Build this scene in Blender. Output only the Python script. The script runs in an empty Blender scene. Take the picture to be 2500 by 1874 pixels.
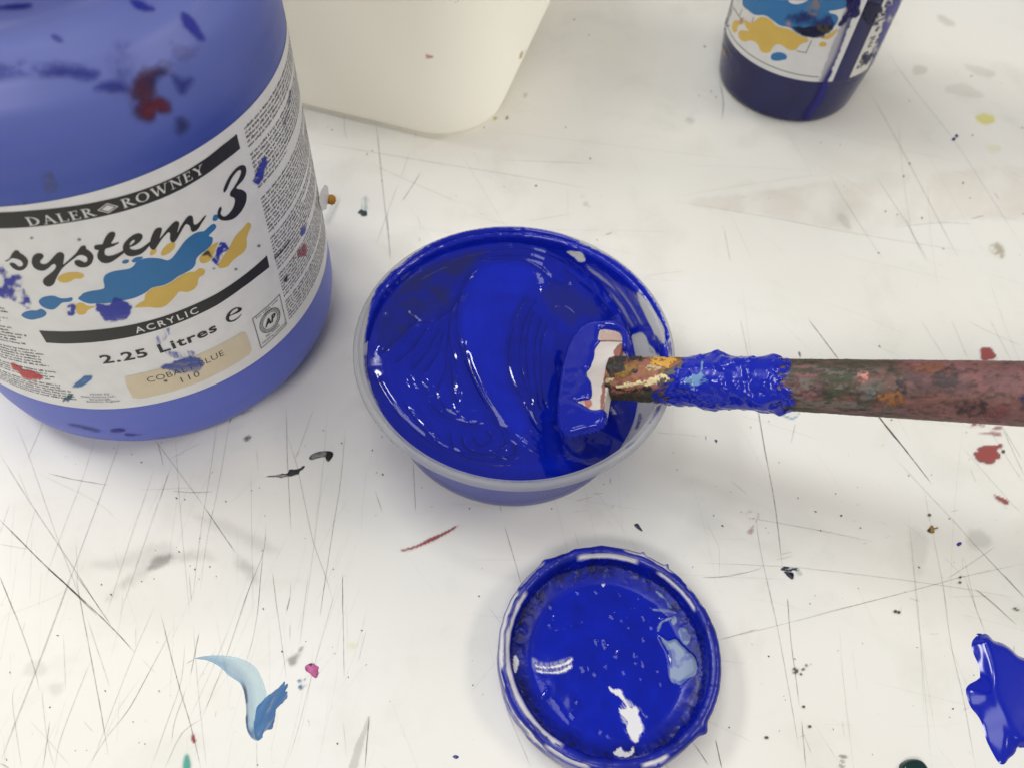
import bpy, bmesh, math, random
import numpy as np
from mathutils import Matrix, Vector
from mathutils.bvhtree import BVHTree
from mathutils.geometry import tessellate_polygon

random.seed(7)
RNG = np.random.default_rng(11)
SC = bpy.context.scene
COL = SC.collection
MM = 0.001

# ------------------------------------------------------------------ camera
CAM_H = 275.0                      # mm above the table
F_PX, PX, PY = 2050.0, 1250.0, 937.0
PITCH, ROLL = math.radians(56.0), math.radians(5.2)
_c, _s = math.cos(PITCH), math.sin(PITCH)
_r = np.array([1, 0, 0.]); _u = np.array([0, _s, _c]); FWD = np.array([0, _c, -_s])
RGT = math.cos(ROLL)*_r + math.sin(ROLL)*_u
UPV = -math.sin(ROLL)*_r + math.cos(ROLL)*_u
cam_d = bpy.data.cameras.new("camera")
cam = bpy.data.objects.new("camera", cam_d); COL.objects.link(cam)
cam_d.sensor_fit = 'HORIZONTAL'; cam_d.sensor_width = 36.0
cam_d.lens = F_PX/2500*36.0
cam_d.clip_start = 0.005; cam_d.clip_end = 50
M = Matrix.Identity(4)
for i in range(3):
    M[i][0], M[i][1], M[i][2] = RGT[i], UPV[i], -FWD[i]
M[0][3], M[1][3], M[2][3] = 0, 0, CAM_H*MM
cam.matrix_world = M
cam_d.dof.use_dof = True
cam_d.dof.focus_distance = 0.272
cam_d.dof.aperture_fstop = 14.0
SC.camera = cam
SC.render.resolution_x, SC.render.resolution_y = 1024, 767

# ------------------------------------------------------------------ light
W = bpy.data.worlds.new("World"); SC.world = W; W.use_nodes = True
bgn = W.node_tree.nodes["Background"]
bgn.inputs[0].default_value = (1.0, 0.965, 0.91, 1)
bgn.inputs[1].default_value = 0.27


def ceiling_panel(x, y, sx, sy, power, col=(1.0, 0.95, 0.87), z=2.0):
    d = bpy.data.lights.new("ceiling_panel", 'AREA')
    d.shape = 'RECTANGLE'; d.size = sx; d.size_y = sy
    d.energy = power; d.color = col
    o = bpy.data.objects.new("ceiling_panel", d); COL.objects.link(o)
    o.location = (x, y, z)
    return o


ceiling_panel(-0.42, 0.30, 1.2, 0.6, 8.5, (0.95, 0.97, 1.0))
ceiling_panel(-0.55, 0.98, 0.5, 0.14, 6, (0.97, 0.98, 1.0))
ceiling_panel(-1.9, 0.85, 0.6, 0.9, 38, (0.98, 0.97, 0.96))
ceiling_panel(1.9, 0.2, 0.6, 0.9, 20, (1.0, 0.94, 0.83))
ceiling_panel(-0.5, -1.5, 1.2, 0.6, 30, (1.0, 0.97, 0.92))

vs = SC.view_settings
SC.display_settings.display_device = 'sRGB'
vs.view_transform = 'Standard'; vs.look = 'None'; vs.exposure = 0.0; vs.gamma = 1.0
vs.use_curve_mapping = False
SC.render.engine = 'CYCLES'
SC.cycles.use_denoising = True
SC.cycles.max_bounces = 14
SC.cycles.diffuse_bounces = 8
SC.cycles.transmission_bounces = 12
SC.cycles.transparent_max_bounces = 24
SC.cycles.caustics_reflective = False
SC.cycles.caustics_refractive = False

# ------------------------------------------------------------------ helpers: pixels, rays, noise, meshes
def px_dir(p):
    p = np.atleast_2d(np.asarray(p, float))
    return FWD + ((p[:, :1]-PX)/F_PX)*RGT - ((p[:, 1:2]-PY)/F_PX)*UPV


EYE = np.array([0, 0, CAM_H])


def on_z(p, z=0.0):
    d = px_dir(p)
    return EYE + d*((z-CAM_H)/d[:, 2])[:, None]


def on_plane(p, q, n):
    d = px_dir(p); n = np.asarray(n, float)
    return EYE + d*(((np.asarray(q)-EYE)@n)/(d@n))[:, None]


def on_cyl(p, c, R):
    """photo point -> (arc length, height) on an upright cylinder"""
    d = px_dir(p)
    ox, oy = -c[0], -c[1]
    a = (d[:, :2]**2).sum(1); b = 2*(d[:, 0]*ox+d[:, 1]*oy); cc = ox*ox+oy*oy-R*R
    t = (-b-np.sqrt(np.maximum(b*b-4*a*cc, 0)))/(2*a)
    P = EYE+d*t[:, None]
    a0 = math.atan2(-c[1], -c[0])
    ang = (np.arctan2(P[:, 1]-c[1], P[:, 0]-c[0])-a0+np.pi) % (2*np.pi)-np.pi+a0
    return np.c_[ang*R, P[:, 2]]


def reg(x0, y0, s, pts):
    """coordinates read in an enlarged crop -> photo pixels"""
    return np.asarray(pts, float)/s + np.array([x0, y0])


def hash2(ix, iy, seed):
    h = (ix.astype(np.int64)*374761393 + iy.astype(np.int64)*668265263 + seed*974711) & 0x7fffffff
    h = ((h ^ (h >> 13))*1274126177) & 0x7fffffff
    return ((h ^ (h >> 16)) & 0xffff)/65535.0


def vnoise(x, y, seed=0):
    x = np.asarray(x, float); y = np.asarray(y, float)
    ix = np.floor(x); iy = np.floor(y); fx = x-ix; fy = y-iy
    ux = fx*fx*fx*(fx*(fx*6-15)+10); uy = fy*fy*fy*(fy*(fy*6-15)+10)
    a = hash2(ix, iy, seed); b = hash2(ix+1, iy, seed); c = hash2(ix, iy+1, seed); d = hash2(ix+1, iy+1, seed)
    return (a*(1-ux)+b*ux)*(1-uy)+(c*(1-ux)+d*ux)*uy


def fbm(x, y, seed=0, octv=4):
    v = 0; a = .5; t = 0
    for o in range(octv):
        v = v+a*vnoise(x*2**o, y*2**o, seed+o*17); t += a; a *= .5
    return v/t


def sstep(a, b, x):
    t = np.clip((x-a)/(b-a), 0, 1)
    return t*t*(3-2*t)


def smooth_poly(pts, n=6, closed=True):
    """Catmull-Rom through the points"""
    P = np.asarray(pts, float); N = len(P); out = []
    rng = range(N) if closed else range(N-1)
    for i in rng:
        if closed:
            p0, p1, p2, p3 = P[i-1], P[i], P[(i+1) % N], P[(i+2) % N]
        else:
            p0, p1, p2, p3 = P[max(i-1, 0)], P[i], P[i+1], P[min(i+2, N-1)]
        for k in range(n):
            t = k/n
            out.append(.5*((2*p1)+(-p0+p2)*t+(2*p0-5*p1+4*p2-p3)*t*t+(-p0+3*p1-3*p2+p3)*t**3))
    if not closed:
        out.append(P[-1])
    return np.array(out)


def seg_dist(X, P, closed):
    """distance of points X (N,2) to polyline P"""
    A = P if closed else P[:-1]
    B = np.roll(P, -1, 0) if closed else P[1:]
    best = np.full(len(X), 1e9)
    for a, b in zip(A, B):
        ab = b-a; L = ab@ab
        if L < 1e-12:
            continue
        w = X-a
        t = np.clip((w@ab)/L, 0, 1)
        d = (w[:, 0]-t*ab[0])**2+(w[:, 1]-t*ab[1])**2
        np.minimum(best, d, out=best)
    return np.sqrt(best)


def line_field(X, P):
    """signed side distance, distance and run (0..1) along an open polyline"""
    best = np.full(len(X), 1e9); sg = np.zeros(len(X)); run = np.zeros(len(X))
    L = np.r_[0, np.cumsum(np.hypot(*np.diff(P, axis=0).T))]
    for i in range(len(P)-1):
        a, b = P[i], P[i+1]; ab = b-a; l2 = ab@ab
        if l2 < 1e-12:
            continue
        w = X-a; t = np.clip((w@ab)/l2, 0, 1)
        d = (w[:, 0]-t*ab[0])**2+(w[:, 1]-t*ab[1])**2
        m = d < best
        best[m] = d[m]
        sg[m] = np.sign(ab[0]*w[m, 1]-ab[1]*w[m, 0])
        run[m] = (L[i]+t[m]*(L[i+1]-L[i]))/L[-1]
    return sg*np.sqrt(best), run


def inside(X, P):
    x, y = X[:, 0], X[:, 1]; r = np.zeros(len(X), bool)
    Q = np.roll(P, -1, 0)
    for (x1, y1), (x2, y2) in zip(P, Q):
        if y1 == y2:
            continue
        m = ((y1 > y) != (y2 > y)) & (x < (x2-x1)*(y-y1)/(y2-y1)+x1)
        r ^= m
    return r


def sdf(X, P):
    """positive inside"""
    d = seg_dist(X, P, True)
    return np.where(inside(X, P), d, -d)


def mk(name, V, Fc, mat, parent=None, root=None, col=None, cov=None, smooth=True):
    """ONE mesh object; V in world mm, kept relative to root's position"""
    V = np.asarray(V, float)
    org = np.zeros(3)
    if root is not None:
        org = np.array(root['origin_mm'])
    me = bpy.data.meshes.new(name)
    W_ = (V-org)*MM
    if isinstance(Fc, np.ndarray):
        k = Fc.shape[1]; nf = len(Fc)
        me.vertices.add(len(W_)); me.vertices.foreach_set("co", W_.astype(np.float32).ravel())
        me.loops.add(nf*k); me.loops.foreach_set("vertex_index", Fc.astype(np.int32).ravel())
        me.polygons.add(nf)
        me.polygons.foreach_set("loop_start", np.arange(0, nf*k, k, dtype=np.int32))
        me.update(calc_edges=True); me.validate()
    else:
        me.from_pydata(W_.tolist(), [], Fc); me.update()
    if smooth:
        me.polygons.foreach_set("use_smooth", np.ones(len(me.polygons), bool))
    if col is not None:
        a = me.color_attributes.new("col", 'FLOAT_COLOR', 'POINT')
        c = np.ones((len(W_), 4), np.float32); c[:, :3] = col
        a.data.foreach_set("color", c.ravel())
    if cov is not None:
        a = me.attributes.new("cov", 'FLOAT', 'POINT')
        a.data.foreach_set("value", np.broadcast_to(cov, (len(W_),)).astype(np.float32))
    if mat is not None:
        me.materials.append(mat)
    o = bpy.data.objects.new(name, me); COL.objects.link(o)
    if parent is not None:
        o.parent = parent
    elif root is None:
        pass
    return o


def thing(name, label, cat, at, group=None):
    o = bpy.data.objects.new(name, None); COL.objects.link(o)
    o.empty_display_size = .02
    o['origin_mm'] = [float(v) for v in at]
    o.location = Vector(at)*MM
    o['label'] = label; o['category'] = cat
    if group:
        o['group'] = group
    return o


def solo(o, label, cat, group=None):
    """tag a thing that is one mesh, moving its origin to its base"""
    me = o.data
    n = len(me.vertices); co = np.empty(n*3, np.float32); me.vertices.foreach_get("co", co); co = co.reshape(-1, 3)
    c = np.array([co[:, 0].mean(), co[:, 1].mean(), co[:, 2].min()])
    me.vertices.foreach_set("co", (co-c).astype(np.float32).ravel()); me.update()
    o.location = c
    o['label'] = label; o['category'] = cat
    if group:
        o['group'] = group
    return o


def grid_faces(nu, nv, wrap=False):
    i = np.arange(nu if wrap else nu-1)[:, None]; j = np.arange(nv-1)[None]
    i2 = (i+1) % nu
    return np.stack([i*nv+j+0*i2, i2*nv+j, i2*nv+j+1, i*nv+j+1], -1).reshape(-1, 4)


def lathe(profile, n=160, c=(0, 0)):
    P = np.asarray(profile, float); a = np.arange(n)/n*2*np.pi
    V = np.empty((n, len(P), 3))
    V[:, :, 0] = c[0]+np.cos(a)[:, None]*P[:, 0]; V[:, :, 1] = c[1]+np.sin(a)[:, None]*P[:, 0]; V[:, :, 2] = P[:, 1]
    return V.reshape(-1, 3), grid_faces(n, len(P), True)


def densify(profile, step):
    P = np.asarray(profile, float); out = [P[0]]
    for a, b in zip(P[:-1], P[1:]):
        k = max(1, int(math.ceil(np.hypot(*(b-a))/step)))
        for i in range(1, k+1):
            out.append(a+(b-a)*i/k)
    return np.array(out)


def bvh_of(V, Fc):
    return BVHTree.FromPolygons([tuple(v) for v in V], [tuple(int(i) for i in f) for f in Fc])


def cast(p, bvh):
    D = px_dir(p); H = np.full((len(D), 3), np.nan); Nn = np.zeros((len(D), 3))
    e = Vector(EYE)
    for i, d in enumerate(D):
        loc, nor, idx, dist = bvh.ray_cast(e, Vector(d).normalized())
        if loc is not None:
            v = Vector(d)
            if nor.dot(v) > 0:
                nor = -nor
            H[i] = loc; Nn[i] = nor
    return H, Nn


def decal(name, poly, surf, mat, col, parent=None, root=None, step=3.0, lift=.06, edge=2.0, cover=None, rag=0.0, ragf=.12,
          colfn=None, seed=1, thick=0.0, tw=6.0, lump=0.0, closed_smooth=True):
    """a skin of paint lying on a real surface; its outline was read in the photograph.
    surf: a BVH (any solid) or a height in mm (the flat table). cover(X, S) -> alpha."""
    P = smooth_poly(poly, 5) if closed_smooth else np.asarray(poly, float)
    m = edge+rag+step
    x0, y0 = P.min(0)-m; x1, y1 = P.max(0)+m
    nx = int((x1-x0)/step)+2; ny = int((y1-y0)/step)+2
    gx, gy = np.meshgrid(x0+np.arange(nx)*step, y0+np.arange(ny)*step, indexing='ij')
    X = np.c_[gx.ravel(), gy.ravel()]
    S = sdf(X, P)
    if rag:
        S = S+rag*2*(fbm(X[:, 0]*ragf, X[:, 1]*ragf, seed, 4)-.5)
    keep = S > -m
    if isinstance(surf, (int, float)):
        H = on_z(X, float(surf)); Nn = np.tile([0, 0, 1.], (len(X), 1))
    else:
        H = np.full((len(X), 3), np.nan); Nn = np.zeros((len(X), 3))
        H[keep], Nn[keep] = cast(X[keep], surf)
    off = np.full(len(X), lift)
    if thick:
        k = np.clip(S/tw, 0, 1)
        off = off+thick*np.sqrt(1-(1-k)**2)*(1+lump*2*(fbm(X[:, 0]*.06, X[:, 1]*.06, seed+5, 3)-.5))
    V = H+Nn*off[:, None]
    ok = keep & ~np.isnan(V[:, 0])
    Fq = grid_faces(nx, ny)
    Fq = Fq[ok[Fq].all(1)]
    a = sstep(-edge*.5, edge*.5, S)
    if cover is not None:
        a = a*np.clip(cover(X, S), 0, 1)
    # drop what is wholly clear
    Fq = Fq[(a[Fq] > .004).any(1)]
    if len(Fq) == 0:
        return None
    used = np.unique(Fq); remap = np.full(len(X), -1); remap[used] = np.arange(len(used))
    # keep facing consistent (towards the viewer)
    Fq = remap[Fq][:, ::-1]
    C = np.tile(np.asarray(col, float), (len(X), 1))
    if colfn is not None:
        C = colfn(X, S, C)
    return mk(name, V[used], Fq, mat, parent, root, C[used], a[used])


def srgb(r, g, b):
    v = np.array([r, g, b])/255.
    return tuple(np.where(v <= .04045, v/12.92, ((v+.055)/1.055)**2.4))


# ------------------------------------------------------------------ materials
def new_mat(name):
    m = bpy.data.materials.new(name); m.use_nodes = True
    nt = m.node_tree; b = nt.nodes["Principled BSDF"]
    return m, nt, b


def paint_mat(name, rough=.5, coat=0.0, spec=.5, alpha=True, bump=0.0, bscale=900.0, rough_attr=False):
    """colour and cover come from the mesh's own attributes"""
    m, nt, b = new_mat(name)
    a = nt.nodes.new("ShaderNodeAttribute"); a.attribute_name = "col"
    nt.links.new(a.outputs["Color"], b.inputs["Base Color"])
    b.inputs["Roughness"].default_value = rough
    b.inputs["Specular IOR Level"].default_value = spec
    b.inputs["Coat Weight"].default_value = coat; b.inputs["Coat Roughness"].default_value = .04
    if alpha:
        c = nt.nodes.new("ShaderNodeAttribute"); c.attribute_name = "cov"
        nt.links.new(c.outputs["Fac"], b.inputs["Alpha"])
    if rough_attr:
        c = nt.nodes.new("ShaderNodeAttribute"); c.attribute_name = "cov"
        nt.links.new(c.outputs["Fac"], b.inputs["Roughness"])
    if bump:
        tc = nt.nodes.new("ShaderNodeTexCoord"); n = nt.nodes.new("ShaderNodeTexNoise"); bp = nt.nodes.new("ShaderNodeBump")
        n.inputs["Scale"].default_value = bscale; n.inputs["Detail"].default_value = 4
        bp.inputs["Strength"].default_value = bump; bp.inputs["Distance"].default_value = .0004
        nt.links.new(tc.outputs["Object"], n.inputs["Vector"]); nt.links.new(n.outputs[0], bp.inputs["Height"])
        nt.links.new(bp.outputs[0], b.inputs["Normal"])
    return m


def flat_mat(name, col, rough=.45, spec=.4):
    m, nt, b = new_mat(name)
    b.inputs["Base Color"].default_value = (*col, 1)
    b.inputs["Roughness"].default_value = rough
    b.inputs["Specular IOR Level"].default_value = spec
    # printed and moulded surfaces are never perfectly even
    tc = nt.nodes.new("ShaderNodeTexCoord"); n = nt.nodes.new("ShaderNodeTexNoise"); n.inputs["Scale"].default_value = 160
    n.inputs["Detail"].default_value = 5
    mx = nt.nodes.new("ShaderNodeMix"); mx.data_type = 'RGBA'
    mx.inputs[6].default_value = (*[c*.88 for c in col], 1); mx.inputs[7].default_value = (*[min(1, c*1.08) for c in col], 1)
    nt.links.new(tc.outputs["Object"], n.inputs["Vector"]); nt.links.new(n.outputs[0], mx.inputs[0])
    nt.links.new(mx.outputs[2], b.inputs["Base Color"])
    return m


BLUE = np.array([.0024, .0125, .365])
M_dry = paint_mat("dried_paint", .5, bump=.25)
M_stain = paint_mat("stain", .42, spec=.35)
M_wetskin = paint_mat("wet_paint_skin", .16, spec=.5)
M_wet = paint_mat("wet_acrylic", .06, spec=.5, alpha=False)
M_ink_a = paint_mat("ink_alpha", .5, spec=.3)

# ------------------------------------------------------------------ tabletop
def table_mat():
    m, nt, b = new_mat("worn_laminate")
    tc = nt.nodes.new("ShaderNodeTexCoord")

    def noise(sc, det, rough=.55, dist=0.0):
        n = nt.nodes.new("ShaderNodeTexNoise"); n.inputs["Scale"].default_value = sc; n.inputs["Detail"].default_value = det
        n.inputs["Roughness"].default_value = rough; n.inputs["Distortion"].default_value = dist
        nt.links.new(tc.outputs["Object"], n.inputs["Vector"]); return n

    def ramp(src, stops):
        r = nt.nodes.new("ShaderNodeValToRGB"); e = r.color_ramp.elements
        e[0].position, e[0].color = stops[0][0], (*stops[0][1], 1)
        e[1].position, e[1].color = stops[-1][0], (*stops[-1][1], 1)
        for p, c in stops[1:-1]:
            q = e.new(p); q.color = (*c, 1)
        nt.links.new(src, r.inputs[0]); return r

    def mult(a, bb, f=1.0):
        x = nt.nodes.new("ShaderNodeMix"); x.data_type = 'RGBA'; x.blend_type = 'MULTIPLY'; x.inputs[0].default_value = f
        nt.links.new(a, x.inputs[6]); nt.links.new(bb, x.inputs[7]); return x.outputs[2]
    base = ramp(noise(7, 4).outputs[0], [(.3, (.745, .73, .678)), (.5, (.777, .764, .718)), (.72, (.78, .753, .688))])
    grime = ramp(noise(28, 6, .62, .4).outputs[0], [(.25, (.90, .90, .88)), (.47, (1, 1, 1)), (.62, (1, 1, 1)), (.8, (.95, .945, .92))])
    film = ramp(noise(3.2, 3, .5, 1.2).outputs[0], [(.35, (.955, .97, .985)), (.55, (1, 1, 1)), (.75, (1, .975, .95))])
    speck = ramp(noise(330, 3, .5).outputs[0], [(.2, (.6, .6, .58)), (.29, (1, 1, 1)), (1, (1, 1, 1))])
    c = mult(base.outputs[0], grime.outputs[0]); c = mult(c, film.outputs[0]); c = mult(c, speck.outputs[0], .35)
    nt.links.new(c, b.inputs["Base Color"])
    rr = nt.nodes.new("ShaderNodeMapRange"); rr.inputs[3].default_value = .36; rr.inputs[4].default_value = .56
    nt.links.new(noise(20, 5, .6).outputs[0], rr.inputs[0]); nt.links.new(rr.outputs[0], b.inputs["Roughness"])
    b.inputs["Specular IOR Level"].default_value = .45
    bp = nt.nodes.new("ShaderNodeBump"); bp.inputs["Strength"].default_value = .06; bp.inputs["Distance"].default_value = .0006
    nt.links.new(noise(260, 3).outputs[0], bp.inputs["Height"]); nt.links.new(bp.outputs[0], b.inputs["Normal"])
    return m


TABLE_MAT = table_mat()
bm = bmesh.new(); bmesh.ops.create_cube(bm, size=1)
bmesh.ops.scale(bm, vec=(1.8, 1.5, .028), verts=bm.verts)
bmesh.ops.translate(bm, vec=(0, .45, -.014), verts=bm.verts)
bmesh.ops.bevel(bm, geom=list(bm.edges), offset=.002, segments=2, affect='EDGES')
me = bpy.data.meshes.new("tabletop"); bm.to_mesh(me); bm.free(); me.materials.append(TABLE_MAT)
table = bpy.data.objects.new("tabletop", me); COL.objects.link(table)
table['kind'] = 'structure'; table['label'] = 'scratched off-white laminate tabletop spotted with old paint'
table['origin_mm'] = [0., 0., 0.]


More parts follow.
